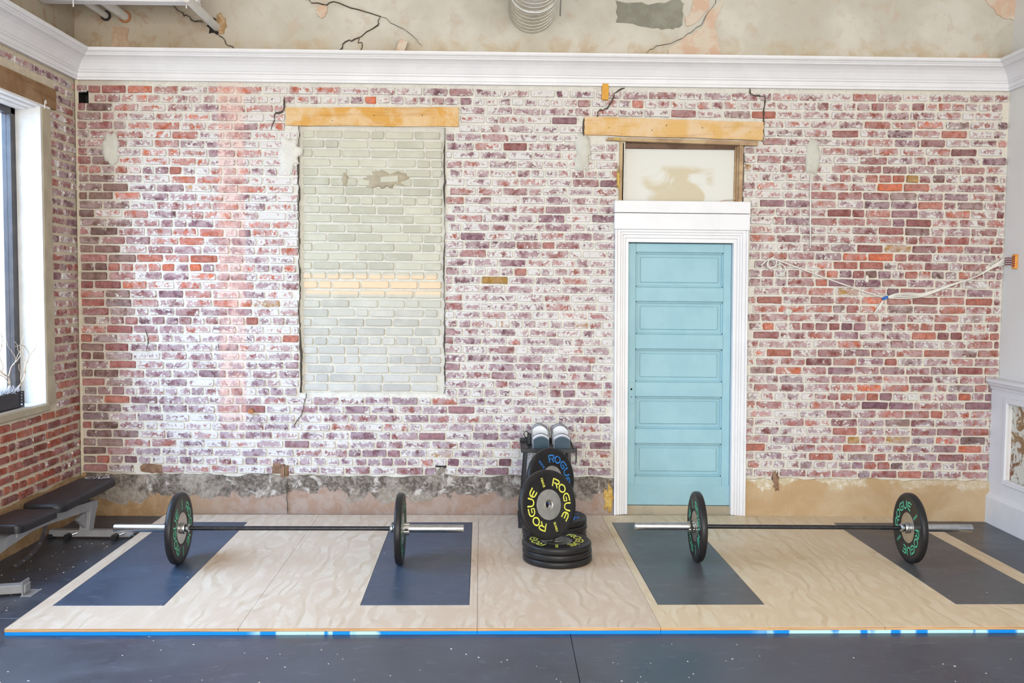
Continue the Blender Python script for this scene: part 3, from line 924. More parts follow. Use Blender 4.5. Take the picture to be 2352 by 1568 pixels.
# lintels
g = G(); g.prism(rag([(-1.65, 3.012), (-1.65, 3.146), (-.34, 3.163), (-.339, 3.018)], 8, .0025, 8), -0.018, 0.2)
tag(g.build('lintel', 'lintel'), 'amber wooden lintel board over the bricked-up window', 'lintel', kind='structure')
g = G(); g.prism(rag([(.624, 2.967), (.621, 3.104), (1.994, 3.078), (1.99, 2.943)], 9, .0025, 8), -0.02, 0.2)
tag(g.build('lintel', 'lintel2'), 'pale wooden lintel board above the blue door', 'lintel', kind='structure')
g = G(); g.prism(rag([(-.335, 3.045), (-.338, 3.192), (-4.3, 3.185), (-4.3, 3.04)], 10, .002, 6), XL + .012, XL - .3, 0)
tag(g.build('lintel', 'beam'), 'brown timber beam over the daylight window', 'lintel', kind='structure')

R = random.Random(77)
for (lx0, lx1, lz, sl, yy_, nm) in ((-1.60, -.40, 3.085, .013, -.0185, 'lintel'), (.68, 1.94, 3.022, -.02, -.0205, 'lintel.001')):
    par = bpy.data.objects[nm]
    for k in range(7):
        x = lx0 + (lx1 - lx0) * (k + R.uniform(.1, .9)) / 7; z = lz + sl * (x - lx0) + R.uniform(-.05, .05)
        g = G(); g.tube([(x, yy_ - .0006, z), (x, yy_ + .006, z)], R.uniform(.0025, .005), 7); g.build('nail_hole', 'crack', par)

# transom with its weathered frame and patched board
tr = thing('transom', 'weathered wooden transom frame with patched white board above the door', 'transom', (1.36, 0, 2.47), kind='structure')
g = G(); g.box(.93, 1.80, 0.05, 0.07, 2.46, 2.90); g.build('board', 'panel', tr)
g = G(); g.prism([(.79, 2.925), (.80, 2.946), (1.95, 2.932), (1.948, 2.898)], -0.035, 0.1); g.build('head_rail', 'oldwood', tr)
g = G(); g.box(.895, .920, -.01, .1, 2.46, 2.925, .003); g.box(.920, .932, .01, .1, 2.46, 2.915, .002); g.build('side_rail', 'oldwoodv', tr)
g = G(); g.box(1.815, 1.845, -.015, .1, 2.46, 2.905, .003); g.box(1.803, 1.815, .005, .1, 2.46, 2.90, .002); g.box(1.79, 1.803, .03, .1, 2.46, 2.90, .002); g.build('side_rail', 'oldwoodv', tr)
g = G(); g.box(.93, 1.79, .02, .09, 2.875, 2.915, .003); g.build('inner_rail', 'shadedwood', tr)
o = blob('foam_bead', .888, 2.63, .014, .085, -0.02, 0.02, 'ochre', tr, random.Random(8), rough=.4)
o = blob('foam_bead', .87, 2.935, .035, .012, -0.045, 0.0, 'ochre', tr, random.Random(9), rough=.4)
g = G(); g.tube([(1.66, .03, 2.472), (1.72, .02, 2.486), (1.78, .01, 2.488), (1.84, -.01, 2.478)], .0018, 5); g.build('stray_wire', 'rust', tr)

# door casing and door (the old frame leans a little)
def lean(x, y, z): return (x + 0.0115 * (2.15 - z), y, z)
trim5 = thing('trim_5', 'white moulded casing round the blue door with a plain header', 'trim', (1.38, 0, 0.04), kind='structure')
def cas(name, boxes):
    g = G()
    for b in boxes: g.box(*b, .003)
    g.xf(lean).build(name, 'white', trim5)
cas('side_casing', [(.868, .885, -.044, .02, .036, 2.252), (.885, .912, -.036, .02, .036, 2.252), (.912, .930, -.030, .02, .036, 2.232), (.930, .948, -.024, .02, .036, 2.212), (.948, .975, -.018, .06, .036, 2.185)])
cas('side_casing', [(1.877, 1.894, -.044, .02, .036, 2.252), (1.850, 1.877, -.036, .02, .036, 2.252), (1.832, 1.850, -.030, .02, .036, 2.232), (1.812, 1.832, -.024, .02, .036, 2.212), (1.785, 1.812, -.018, .06, .036, 2.185)])
cas('head_casing', [(.885, 1.877, -.0365, .02, 2.232, 2.252), (.912, 1.85, -.0305, .02, 2.212, 2.232), (.93, 1.832, -.0245, .02, 2.187, 2.212), (.948, 1.812, -.0185, .06, 2.155, 2.187)])
cas('header_board', [(.862, 1.902, -.05, .03, 2.252, 2.375)])
cas('header_board', [(.862, 1.903, -.052, .03, 2.379, 2.470)])
door = thing('door_1', 'light blue five-panel wooden door in a white casing', 'door', (1.39, 0.05, 0.1), kind='structure')
def dbox(name, b, bev=.004, mat='door'):
    g = G(); g.box(*b, bev); return g.xf(lean).build(name, mat, door)
dbox('stile', (.977, 1.040, .035, .075, .10, 2.150))
dbox('stile', (1.720, 1.783, .035, .075, .10, 2.150))
for i, (a, b) in enumerate(((2.080, 2.150), (1.700, 1.812), (1.330, 1.446), (.957, 1.073), (.588, .705), (.10, .330))):
    dbox('rail', (1.036, 1.724, .031, .075, a, b), .005)
for a, b in ((1.812, 2.080), (1.446, 1.700), (1.073, 1.330), (.705, .957), (.330, .588)):
    g = G()
    x0, x1 = 1.040, 1.720
    for (p, q, r, s) in ((x0, x0 + .012, a, b), (x1 - .012, x1, a, b), (x0, x1, a, a + .012), (x0, x1, b - .012, b)):
        g.box(p, q, .043, .07, r, s, .003)
    g.xf(lean).build('panel_moulding', 'door', door)
    dbox('panel', (x0 + .01, x1 - .01, .062, .072, a + .01, b - .01), .001)
    dbox('panel_field', (x0 + .035, x1 - .035, .053, .066, a + .035, b - .035), .008)
dbox('kick_board', (.975, 1.785, .026, .05, .102, .262), .004)
dbox('lock_plate', (.985, 1.028, .031, .04, .90, 1.07), .002)
g = G(); g.tube([(1.008, .029, 1.015), (1.008, .045, 1.015)], .008, 12); g.tube([(1.008, .029, .955), (1.008, .045, .955)], .004, 8)
g.xf(lean).build('keyhole', 'dark', door)
g = G(); g.box(.95, 1.86, .02, .25, 0.0, .098, .006); g.build('threshold', 'tan', door)
g = G(); g.box(.94, 1.86, .10, .12, 0.0, 2.47); g.build('backing_board', 'dark', door)

# crown moulding on three walls
PROF = [(0.0, 3.335), (0.024, 3.335), (0.024, 3.352), (0.030, 3.356), (0.030, 3.385), (0.040, 3.392), (0.042, 3.402), (0.048, 3.406),
        (0.058, 3.424), (0.072, 3.446), (0.092, 3.468), (0.115, 3.484), (0.140, 3.494), (0.143, 3.502), (0.150, 3.504), (0.156, 3.512),
        (0.170, 3.518), (0.176, 3.526), (0.176, 3.542), (0.0, 3.542)]
def moulding(name, pts_fn, label):
    g = G(); V, F = [], []
    m = len(PROF)
    for end in (0, 1):
        for d, z in PROF: V.append(pts_fn(end, d, z))
    for i in range(m):
        j = (i + 1) % m
        F.append((i, j, m + j, m + i))
    F += [tuple(range(m)), tuple(range(m, 2 * m))]
    g.add(V, F)
    tag(g.build(name, 'white'), label, 'moulding', kind='structure')
moulding('trim_1', lambda e, d, z: ((XR - d) if e else (XL + d), -d, z), 'white crown moulding running along the top of the brick wall')
moulding('trim_2', lambda e, d, z: (XL + d, -5.0 if e else -d, z), 'white crown moulding above the wall with the daylight window')
moulding('trim_3', lambda e, d, z: (XR - d, -5.0 if e else -d, z), 'white crown moulding above the white painted wall')

# left wall with window opening
HL = [(-4.1, -.545, .935, 3.045)]
g = panel_with_holes(G(), -5.2, 0.02, 0.0, 3.36, HL, 0.007, 0.34, mpL)
wall_left = tag(g.build('wall_left', 'mortar_l'), 'red brick wall with the daylight window beside the weight bench', 'wall', kind='structure')
g = panel_with_holes(G(), ROOM_Y, -5.2, 0.0, 3.36, [(-9.6, -6.2, .9, 3.0)], 0.0, 0.34, mpL)
g.build('wall_return', 'wallwhite', wall_left)
g = G(); g.box(XL - .34, XL + .006, ROOM_Y, 0.02, 3.355, 4.7); g.build('upper_plaster', 'plaster', wall_left)
R = random.Random(31)
cells = []
lay(-3.4, -.006, 0.338, 3.34, PITCH_B, {1, 9, 17, 23, 34, 42}, [(-3.5, -.425, .895, 3.045), (-3.5, -.33, 3.03, 3.20), (-3.5, -1.65, 3.15, 3.4), (-0.012, 0.1, 0, 4)], R, cells, joint=.021, bed=.018)
for c in cells:
    z = (c[2] + c[3]) / 2; y = (c[0] + c[1]) / 2
    wh = 0.40 + R.gauss(0, .1)
    pal = PURPLE + REDS
    if z < .95:
        wh = 0.10 + R.gauss(0, .07) + .15 * sm(-.5, -.1, y); pal = [(0.33, 0.075, 0.042), (0.28, 0.07, 0.045), (0.38, 0.10, 0.045), (0.21, 0.065, 0.05)]
    elif z < 1.7: wh -= .1; pal = REDS
    elif z > 3.1: wh += .1
    q = R.choice(pal); f = R.uniform(.85, 1.15)
    col = (q[0] * f, q[1] * f, q[2] * f, max(.02, min(.95, wh)))
    g = G(); brick_mesh(g, *c, R.uniform(-.006, .0), .012, mpL, col, R)
    g.build('brick', 'brick', wall_left)
plinth('plinth', -5.2, -.02, mpL, wall_left, 9.1, top=.32)
# corner mortar fillet
g = G(); g.prism([(XL - .002, .012), (XL + .020, .004), (XL + .004, -.018)], .31, 3.34, 2); g.build('corner_fillet', 'mortar_l', wall_left)
# window reveal, margin, frame, glass, sill
w1 = thing('window_1', 'tall daylight window with dark frame and deep white reveal', 'window', (XL, -2.3, .94), kind='structure')
g = G(); g.box(XL - .30, XL + .008, -.56, -.535, .93, 3.045); g.xf(lambda x, y, z: (x, y - .0035 * (z - .94), z)); g.build('reveal', 'reveal', w1)
g = G(); g.box(XL - .30, XL + .008, -4.1, -4.08, .93, 3.045); g.build('reveal', 'reveal', w1)
g = G(); g.prism(rag([(-.545, .93), (-.548, 3.03), (-.43, 3.035), (-.425, 1.35), (-.46, 1.2), (-.43, 1.1), (-.41, .93)], 12, .005, 6), XL + .014, XL - .01, 0); g.build('cement_margin', 'tan', w1)
g = G(); g.box(XL - .31, XL + .022, -4.2, -.515, .885, .938, .006); g.build('sill', 'tan', w1)
g = G(); g.box(XL - .17, XL + .004, -4.1, -.56, .938, .944); g.build('sill_render', 'reveal', w1)
g = G()
for k in range(3): g.box(XL - .05 - .05 * k, XL + .018 - .05 * k, -4.1, -.44 - .03 * k, 3.028 - .012 * k, 3.045, .002)
g.box(XL - .30, XL - .1, -4.1, -.56, 3.01, 3.045)
g.build('head_trim', 'white', w1)
fx0, fx1 = XL - .235, XL - .168
g = G(); g.box(fx0, fx1, -.625, -.558, .944, 3.02, .004); g.build('frame_stile', 'frame', w1)
g = G(); g.box(fx0, fx1, -4.09, -4.02, .944, 3.02, .004); g.build('frame_stile', 'frame', w1)
g = G(); g.box(fx0, fx1, -2.36, -2.29, .99, 2.97, .004); g.build('frame_mullion', 'frame', w1)
g = G(); g.box(fx0, fx1, -4.09, -.56, .944, .995, .004); g.build('frame_rail', 'frame', w1)
g = G(); g.box(fx0, fx1, -4.09, -.56, 2.965, 3.02, .004); g.build('frame_rail', 'frame', w1)
for a, b in ((-2.29, -.625), (-4.02, -2.36)):
    g = G(); g.box(XL - .205, XL - .199, a, b, .995, 2.965); g.build('pane', 'glass', w1)
# pipe clamp hook under the beam
g = G(); g.tube([(XL + .02, -.53, 3.02), (XL + .025, -.53, 3.075), (XL + .02, -.51, 3.085), (XL + .02, -.50, 3.06)], .004, 6); g.build('cable_clip', 'cable', w1)

# right wall: painted upper wall, wainscot
g = panel_with_holes(G(), ROOM_Y, 0.02, 0.0, 4.7, [], 0.0, 0.12, mpR)
wall_right = tag(g.build('wall_right', 'wallwhite'), 'white painted wall with panelled wainscot', 'wall', kind='structure')
g = panel_with_holes(G(), -5.0, -.0, 0.2, 1.07, [(-1.75, -.245, .372, .965), (-3.6, -2.1, .372, .965)], -.055, 0.0, mpR)
g.build('wainscot_frame', 'white', wall_right)
for (a, b) in ((-1.75, -.245), (-3.6, -2.1)):
    g = G(); g.box(XR - .022, XR - .012, a - .01, b + .01, .36, .975); g.build('wainscot_panel', 'flake', wall_right)
    g = G()
    for (p, q, r, s) in ((a - .035, a + .008, .337, 1.0), (b - .008, b + .035, .337, 1.0), (a, b, .337, .38), (a, b, .957, 1.0)):
        g.box(XR - .070, XR - .045, p, q, r, s, .006)
    g.build('panel_moulding', 'white', wall_right)
g = G(); V, F = [], []
CP = [(.05, 1.045), (.066, 1.05), (.070, 1.066), (.085, 1.082), (.092, 1.10), (.108, 1.106), (.108, 1.127), (.10, 1.131), (0, 1.131), (0, 1.045)]
m = len(CP)
V = [(XR - d, -.006, z) for d, z in CP] + [(XR - d, -5.0, z) for d, z in CP]
F = [(i, (i + 1) % m, m + (i + 1) % m, m + i) for i in range(m)] + [tuple(range(m)), tuple(range(m, 2 * m))]
g.add(V, F); tag(g.build('trim_4', 'white'), 'white chair rail capping the wainscot', 'trim', kind='structure')
g = G(); V, F = [], []
CP = [(0, 0), (.082, 0), (.082, .205), (.076, .216), (.066, .222), (.064, .236), (.056, .24), (0, .24)]
m = len(CP)
V = [(XR - d, -.024, z) for d, z in CP] + [(XR - d, -5.0, z) for d, z in CP]
F = [(i, (i + 1) % m, m + (i + 1) % m, m + i) for i in range(m)] + [tuple(range(m)), tuple(range(m, 2 * m))]
g.add(V, F); tag(g.build('baseboard_right', 'white'), 'tall white baseboard under the wainscot', 'baseboard', kind='structure')

# ------------------------------------------------------------------ PLATFORMS
ZP = 0.036
PROT, PYF = 0.0218, -2.4642
def pf(x, y): return (x * math.cos(PROT) - y * math.sin(PROT), PYF + x * math.sin(PROT) + y * math.cos(PROT))
MATW, MATY, MATL = 0.603, 0.345, 1.83
mp2 = lambda u, d, z: (u, z, d)
def sheet(parent, x0, x1, holes, ply, xo):
    hs = [(a - xo, b - xo, MATY - .001, MATY + MATL + .001) for a, b in holes]
    g = panel_with_holes(G(), x0 - xo + .001, x1 - xo - .001, 0.0, 2.40, hs, .0345, ZP, mp2)
    g.build('plywood_sheet', ply, parent, world=False)
    g = panel_with_holes(G(), x0 - xo + .001, x1 - xo - .001, 0.0005, 2.3995, hs, .0185, .0345, mp2)
    g.build('plywood_core', 'plyedge', parent, world=False)
    g = G()
    g.box(x0 - xo + .001, x1 - xo - .001, -.0012, -.0002, .0245, .0275)
    g.build('veneer_line', 'lintel2', parent, world=False)
def platform(label, x0, x1, sheets, ply):
    xo = (x0 + x1) / 2
    px, py = pf(xo, 0)
    t = thing('lifting_platform', label, 'platform', (px, py, 0), (0, 0, PROT))
    g = G(); g.box(x0 - xo + .001, x1 - xo - .001, .001, 2.40, 0.0005, .018); g.build('base_layer', 'blue', t, world=False)
    for a, b, holes in sheets:
        sheet(t, a, b, holes, ply, xo)
        for p, q in holes:
            g = G(); g.box(p - xo + .002, q - xo - .002, MATY + .002, MATY + MATL - .002, .0185, ZP + .001, .002)
            g.build('rubber_insert', ply.replace('ply', 'mat'), t, world=False)
    return t
m1, m2, m3, m4 = -2.4286, -0.7572, 0.8946, 2.586
platform('plywood lifting platform with two dark rubber inserts next to the weight bench', -2.5117, -.110, [(-2.5117, -1.335, [(m1, m1 + MATW)]), (-1.335, -.110, [(m2, m2 + MATW)])], 'ply_l')
platform('plain narrow plywood platform under the stacked plates', -.110, .845, [(-.110, .845, [])], 'ply_l')
platform('plywood lifting platform with two dark rubber inserts in front of the blue door', .845, 3.3098, [(.845, 2.03, [(m3, m3 + MATW)]), (2.03, 3.3098, [(m4, m4 + MATW)])], 'ply_r')

# ------------------------------------------------------------------ BUMPER PLATES
LET = {
    'R': (1.10, [[(0, 0), (0, 1), (.72, 1), (.95, .92), (1.0, .75), (.95, .55), (.72, .46), (.28, .46)], [(.55, .46), (1.0, 0)]]),
    'O': (1.20, [[(.5 + .5 * math.cos(a) * 1.12, .5 + .5 * math.sin(a)) for a in [PI / 2 + 2 * PI * k / 20 for k in range(21)]]]),
    'G': (1.12, [[(.98, .98), (.42, .98), (.14, .86), (0, .6), (0, .4), (.14, .14), (.42, 0), (.98, 0), (.98, .46), (.5, .46)]]),
    'U': (1.08, [[(0, 1), (0, .36), (.1, .12), (.34, 0), (.62, 0), (.86, .12), (.96, .36), (.96, 1)]]),
    'E': (1.0, [[(.98, 1), (.42, 1), (.14, .88), (.02, .62), (.02, .38), (.14, .12), (.42, 0), (.98, 0)], [(.04, .5), (.86, .5)]]),
    'K': (1.0, [[(0, 0), (0, 1)], [(.9, 1), (.1, .5), (.9, 0)]]),
    '1': (.5, [[(.05, .8), (.3, 1), (.3, 0)]]),
    '0': (1.0, [[(.45 + .42 * math.cos(a), .5 + .5 * math.sin(a)) for a in [2 * PI * k / 14 for k in range(15)]]]),
    '5': (1.0, [[(.85, 1), (.1, 1), (.05, .55), (.6, .6), (.85, .35), (.6, .02), (.05, 0)]]),
    '2': (1.0, [[(.05, .85), (.3, 1), (.7, .98), (.85, .72), (.05, 0), (.9, 0)]]),
    'C': (1.2, [[(1.0, 1), (.25, 1), (0, .8), (0, .2), (.25, 0), (1.0, 0)]]),
    'A': (1.2, [[(0, 0), (.45, 1), (.6, 1), (1.05, 0)]]),
    'P': (1.1, [[(0, 0), (0, 1), (.8, 1), (1, .8), (1, .6), (.8, .42), (.1, .42)]]),
}
def strokes(word, h, w, gap=.22):
    """list of (polyline) for a word, scaled to letter height h; returns (lines, total width)"""
    x, out = 0.0, []
    for ch in word:
        adv, ls = LET[ch]
        for l in ls:
            fine = []
            for a, b in zip(l, l[1:]):
                d = math.hypot(b[0] - a[0], b[1] - a[1]); n = max(1, int(d / .3))
                fine += [(a[0] + (b[0] - a[0]) * k / n, a[1] + (b[1] - a[1]) * k / n) for k in range(n)]
            fine.append(l[-1])
            out.append([((p + x) * h * w, q * h) for p, q in fine])
        x += adv + gap
    return out, (x - gap) * h * w
def ribbon(g, pts, half, fn):
    V, F = [], []
    for i, p in enumerate(pts):
        a, b = pts[max(0, i - 1)], pts[min(len(pts) - 1, i + 1)]
        if i == 0 and pts[0] == pts[-1]: a = pts[-2]
        if i == len(pts) - 1 and pts[0] == pts[-1]: b = pts[1]
        t = Vector((b[0] - a[0], b[1] - a[1]))
        if t.length < 1e-9: t = Vector((1, 0))
        t.normalize()
        e = half if 0 < i < len(pts) - 1 or pts[0] == pts[-1] else half
        ext = 0
        if pts[0] != pts[-1]:
            if i == 0: ext = -half * .8
            if i == len(pts) - 1: ext = half * .8
        q = (p[0] + t.x * ext, p[1] + t.y * ext)
        V += [fn(q[0] - t.y * e, q[1] + t.x * e), fn(q[0] + t.y * e, q[1] - t.x * e)]
    F = [(2 * i, 2 * i + 1, 2 * i + 3, 2 * i + 2) for i in range(len(pts) - 1)]
    g.add(V, F)
def plate_letters(weight, z, flip, parent, ink):
    h, r0 = .046, .126
    rm = r0 + h / 2
    def done(g, name):
        if flip:
            g.V = [(x, -y, -zz) for x, y, zz in g.V]
        g.build(name, ink, parent, world=False)
    for base in (PI, 0.0):
        g = G()
        ls, tw = strokes('ROGUE', h, 1.02)
        a0 = base + tw / rm / 2
        for l in ls:
            def fn(u, v, a0=a0):
                a = a0 - u / rm; r = r0 + v
                return (r * math.cos(a), r * math.sin(a), z)
            ribbon(g, l, .0047, fn)
        done(g, 'lettering')
    hh = .014
    for base in (PI / 2, -PI / 2):
        g = G()
        ls, tw = strokes(weight, hh, 1.0, .3)
        ca, sa = math.cos(base), math.sin(base)
        for l in ls:
            def fn(u, v):
                rr = .150 + tw / 2 - u          # runs along the radius
                tt = v - hh / 2
                return (rr * ca - tt * sa, rr * sa + tt * ca, z)
            ribbon(g, l, .0019, fn)
        done(g, 'weight_mark')
def make_plate(name, t, weight, ink, label, group):
    """built with its axis along local z, centred"""
    p = thing(name, label, 'weight plate', group=group)
    h = t / 2
    half = [(.100, h - .003), (.106, h - .0045), (.112, h - .002), (.116, h - .001), (.194, h - .001), (.199, h + .0005), (.2125, h + .0005), (.2185, h - .0015), (.2225, h - .005), (.225, h - .010)]
    prof = half + [(r, -z) for r, z in reversed(half)]
    g = G(); g.lathe(prof + [], 96, closed=True); g.build('rubber_disc', 'bumper', p, world=False, smooth=35)
    q = h - .003
    hp = [(.0252, -q), (.0252, q), (.030, q + .003), (.034, q + .003), (.036, q + .0005), (.098, q), (.101, q - .004), (.101, -q + .004), (.098, -q), (.036, -q - .0005), (.034, -q - .003), (.030, -q - .003)]
    g = G(); g.lathe(hp, 72, closed=True); hub = g.build('steel_hub', 'hub', p, world=False, smooth=35)
    for k in range(4):
        a = PI / 4 + PI / 2 * k
        for s in (1, -1):
            g = G(); g.tube([(.066 * math.cos(a), .066 * math.sin(a), s * (q - .002)), (.066 * math.cos(a), .066 * math.sin(a), s * (q + .0008))], .0035, 8)
            g.build('rivet', 'chrome', hub, world=False)
    plate_letters(weight, h, False, p, ink)
    plate_letters(weight, h, True, p, ink)
    return p
def place(o, loc, M, label=None, group=None):
    o.location = loc
    o.rotation_euler = M.to_euler()
    if label: o['label'] = label
    if group: o['group'] = group
    return o
T10 = .043
p10 = make_plate('bumper_plate', T10, '10KG', 'green', 'green-lettered black bumper plate on the barbell end beside the weight bench', 'green-lettered plates on the barbells')
p15 = make_plate('bumper_plate', .042, '15KG', 'yellow', 'topmost yellow-lettered bumper plate of the low front stack', 'yellow-lettered plates')
p20 = make_plate('bumper_plate', .042, '20KG', 'bluep', 'tilted blue-lettered bumper plate propped against the black rack', 'blue-lettered plates')
AX = Matrix.Rotation(PI / 2, 4, 'Y')              # local z -> world +x
def on_bar(o, bar, t, roll, label=None):
    bx, by, br = bar
    loc = (bx + t * math.cos(br), by + t * math.sin(br), ZP + .226)
    M = Matrix.Rotation(br, 4, 'Z') @ AX @ Matrix.Rotation(roll, 4, 'Z')
    return place(o, loc, M, label)
B1 = (-1.3229, -1.3654, 0.0183)
B2 = (1.9766, -1.2496, 0.001)
on_bar(p10, B1, -.694, PI / 2 + math.radians(3))
on_bar(copy_tree(p10), B1, .694, PI / 2 + math.radians(12), 'green-lettered black bumper plate seen almost edge-on, nearest the plate stacks')
on_bar(copy_tree(p10), B2, -.694, PI / 2 + math.radians(156), 'green-lettered black bumper plate with a lever collar, in front of the blue door')
on_bar(copy_tree(p10), B2, .694, PI / 2 + math.radians(50), 'green-lettered black bumper plate on the barbell end nearest the wainscot')

# low front stack of three, back stack of four, two plates standing on them
SX, SY = .372, -1.238
place(p15, (SX, SY, ZP + .022 + .0865), Matrix.Rotation(math.radians(-3), 4, 'Z'))
place(copy_tree(p15), (SX + .004, SY + .002, ZP + .022 + .0435), Matrix.Rotation(.9, 4, 'Z'), 'middle bumper plate of the low front stack of three')
place(copy_tree(p15), (SX + .006, SY - .002, ZP + .0225), Matrix.Rotation(2.0, 4, 'Z'), 'bottom bumper plate of the low front stack, flat on the plywood')
def standing(yaw, lean_b, roll):
    """face turned `yaw` to the window-less side of the camera axis, leaning back"""
    n = Vector((math.sin(yaw) * math.cos(lean_b), -math.cos(yaw) * math.cos(lean_b), math.sin(lean_b)))
    up = (Vector((0, 0, 1)) - n * n.z).normalized()
    rt = up.cross(n)
    M = Matrix.Identity(4)
    for i in range(3):
        M[i][0], M[i][1], M[i][2] = rt[i], up[i], n[i]
    return M @ Matrix.Rotation(roll, 4, 'Z'), n, up
M_, n_, up_ = standing(math.radians(35), math.radians(11), math.radians(13))
foot = Vector((.335, -1.262, ZP + .131 + .004))
place(copy_tree(p15), foot + up_ * .225, M_, 'upright yellow-lettered bumper plate with large silver hub standing on the front stack')
BX, BY = .386, -.765
for k, lab in enumerate(('bottom bumper plate of the taller rear stack by the rack', 'second bumper plate from the bottom of the taller rear stack', 'third bumper plate from the bottom of the taller rear stack', 'flat blue-lettered bumper plate on top of the taller rear stack')):
    o = copy_tree(p20)
    place(o, (BX + (.003, -.002, .002, 0)[k], BY + (0, .003, -.002, 0)[k], ZP + .0225 + .0432 * k), Matrix.Rotation((.3, 1.4, 2.2, -1.25)[k], 4, 'Z'), lab)
M_, n_, up_ = standing(math.radians(42), math.radians(9), math.radians(38))
foot = Vector((.385, -.668, ZP + .1735 + .004))
place(p20, foot + up_ * .225, M_)

# ------------------------------------------------------------------ BARBELLS AND COLLARS
def make_barbell(label):
    b = thing('barbell', label, 'barbell', group='barbells on the platforms')
    def cyl(name, prof, mat, n=32, parent=b):
        g = G(); g.lathe(prof, n, closed=False); g.xf(lambda x, y, z: (z, x, y)); return g.build(name, mat, parent, world=False, smooth=40)
    cyl('shaft', [(0, -.66), (.014, -.66), (.014, .66), (0, .66)], 'blackbar')
    for s in (-1, 1):
        sl = cyl('sleeve', [(0, s * .665), (.0249, s * .665), (.0249, s * 1.094), (.0232, s * 1.0975), (.021, s * 1.0985), (.019, s * 1.094), (0, s * 1.094)], 'chrome')
        cyl('inner_collar', [(.0135, s * .628), (.022, s * .629), (.027, s * .634), (.027, s * .646), (.0235, s * .648), (.0235, s * .652), (.034, s * .654), (.036, s * .658), (.036, s * .668), (.034, s * .6715), (.02, s * .6715)], 'chrome')
        cyl('collar_band', [(.0236, s * .6478), (.0240, s * .648), (.0240, s * .652), (.0236, s * .6522)], 'blackbar')
    return b
bb1 = make_barbell('black-shafted barbell on the platform beside the weight bench')
bb1.location = (B1[0], B1[1], ZP + .226); bb1.rotation_euler = (0, 0, B1[2])
bb2 = copy_tree(bb1); bb2.location = (B2[0], B2[1], ZP + .226); bb2.rotation_euler = (0, 0, B2[2])
bb2['label'] = 'black-shafted barbell on the platform in front of the blue door'
def make_clamp(label, bar, t, lever):
    bx, by, br = bar
    c = thing('locking_collar', label, 'collar', (bx + t * math.cos(br), by + t * math.sin(br), ZP + .226), (0, 0, br), group='barbell locking collars')
    g = G(); V, F = [], []
    prof = []
    nt = 16
    for k in range(nt * 4):
        a = 2 * PI * k / (nt * 4)
        r = .036 if k % 4 in (0, 1) else .0335
        prof.append((r * math.cos(a), r * math.sin(a)))
    inn = [(.0252 * math.cos(2 * PI * k / (nt * 4)), .0252 * math.sin(2 * PI * k / (nt * 4))) for k in range(nt * 4)]
    n = nt * 4
    for x in (-.018, .018):
        V += [(x, p, q) for p, q in prof]; V += [(x, p, q) for p, q in inn]
    for k in range(n):
        j = (k + 1) % n
        F += [(k, j, 2 * n + j, 2 * n + k), (n + k, n + j, 3 * n + j, 3 * n + k), (k, j, n + j, n + k), (2 * n + k, 2 * n + j, 3 * n + j, 3 * n + k)]
    g.add(V, F); g.build('ring', 'hub', c, world=False)
    g = G(); g.box(-.012, .012, -.0375, -.024, -.006, .006, .001); g.box(-.016, .016, -.012, .012, -.040, -.030, .002); g.build('latch', 'blackmetal', c, world=False)
    if lever:
        g = G(); g.box(-.006, .006, -.042, -.034, -.02, .052, .002)
        g.xf(lambda x, y, z: (x - z * .16, y, z)); g.build('lever', 'blackmetal', c, world=False)
    return c
make_clamp('ribbed silver locking collar next to the plate seen edge-on', B1, .735, False)
make_clamp('ribbed silver locking collar with black lever in front of the blue door', B2, -.735, True)

# ------------------------------------------------------------------ RACK WITH DUMBBELLS
rk = thing('dumbbell_stand', 'black metal stand with a tray shelf behind the bumper plates', 'stand', (.345, -.25, ZP))
def rbox(name, *b, bev=.002, mat='blackmetal', parent=rk):
    g = G(); g.box(*b, bev); return g.build(name, mat, parent)
rbox('tray', .155, .545, -.47, -.05, .605, .612)
rbox('tray_lip', .155, .545, -.476, -.468, .597, .628)
rbox('tray_lip', .152, .159, -.474, -.05, .600, .622)
rbox('tray_lip', .541, .548, -.474, -.05, .600, .622)
rbox('tray_lip', .155, .545, -.056, -.048, .600, .640)
for x, dx in ((.195, -.035), (.505, .035)):
    for y, dy in ((-.40, -.03), (-.10, .03)):
        g = G(); g.box(-.011, .011, -.011, .011, 0, .57, .002)
        g.xf(lambda X, Y, Z, x=x, y=y, dx=dx, dy=dy: (x + X + dx * (1 - Z / .57), y + Y + dy * (1 - Z / .57), ZP + .03 + Z)); g.build('leg', 'blackmetal', rk)
    rbox('foot', x + dx - .02, x + dx + .02, -.445, -.045, ZP, ZP + .032)
    rbox('foot_cap', x + dx - .022, x + dx + .022, -.452, -.430, ZP, ZP + .034)
rbox('stretcher', .165, .535, -.262, -.238, ZP + .10, ZP + .125)
for k, (x, y) in enumerate(((.553, -.44), (.560, -.40), (.566, -.33))):
    g = G(); g.tube([(x - .015, y, .622), (x, y, .624), (x + .003, y, .60), (x + .003, y, .505 + .01 * k)], .0028, 6); g.build('hanging_rod', 'blackmetal', rk)
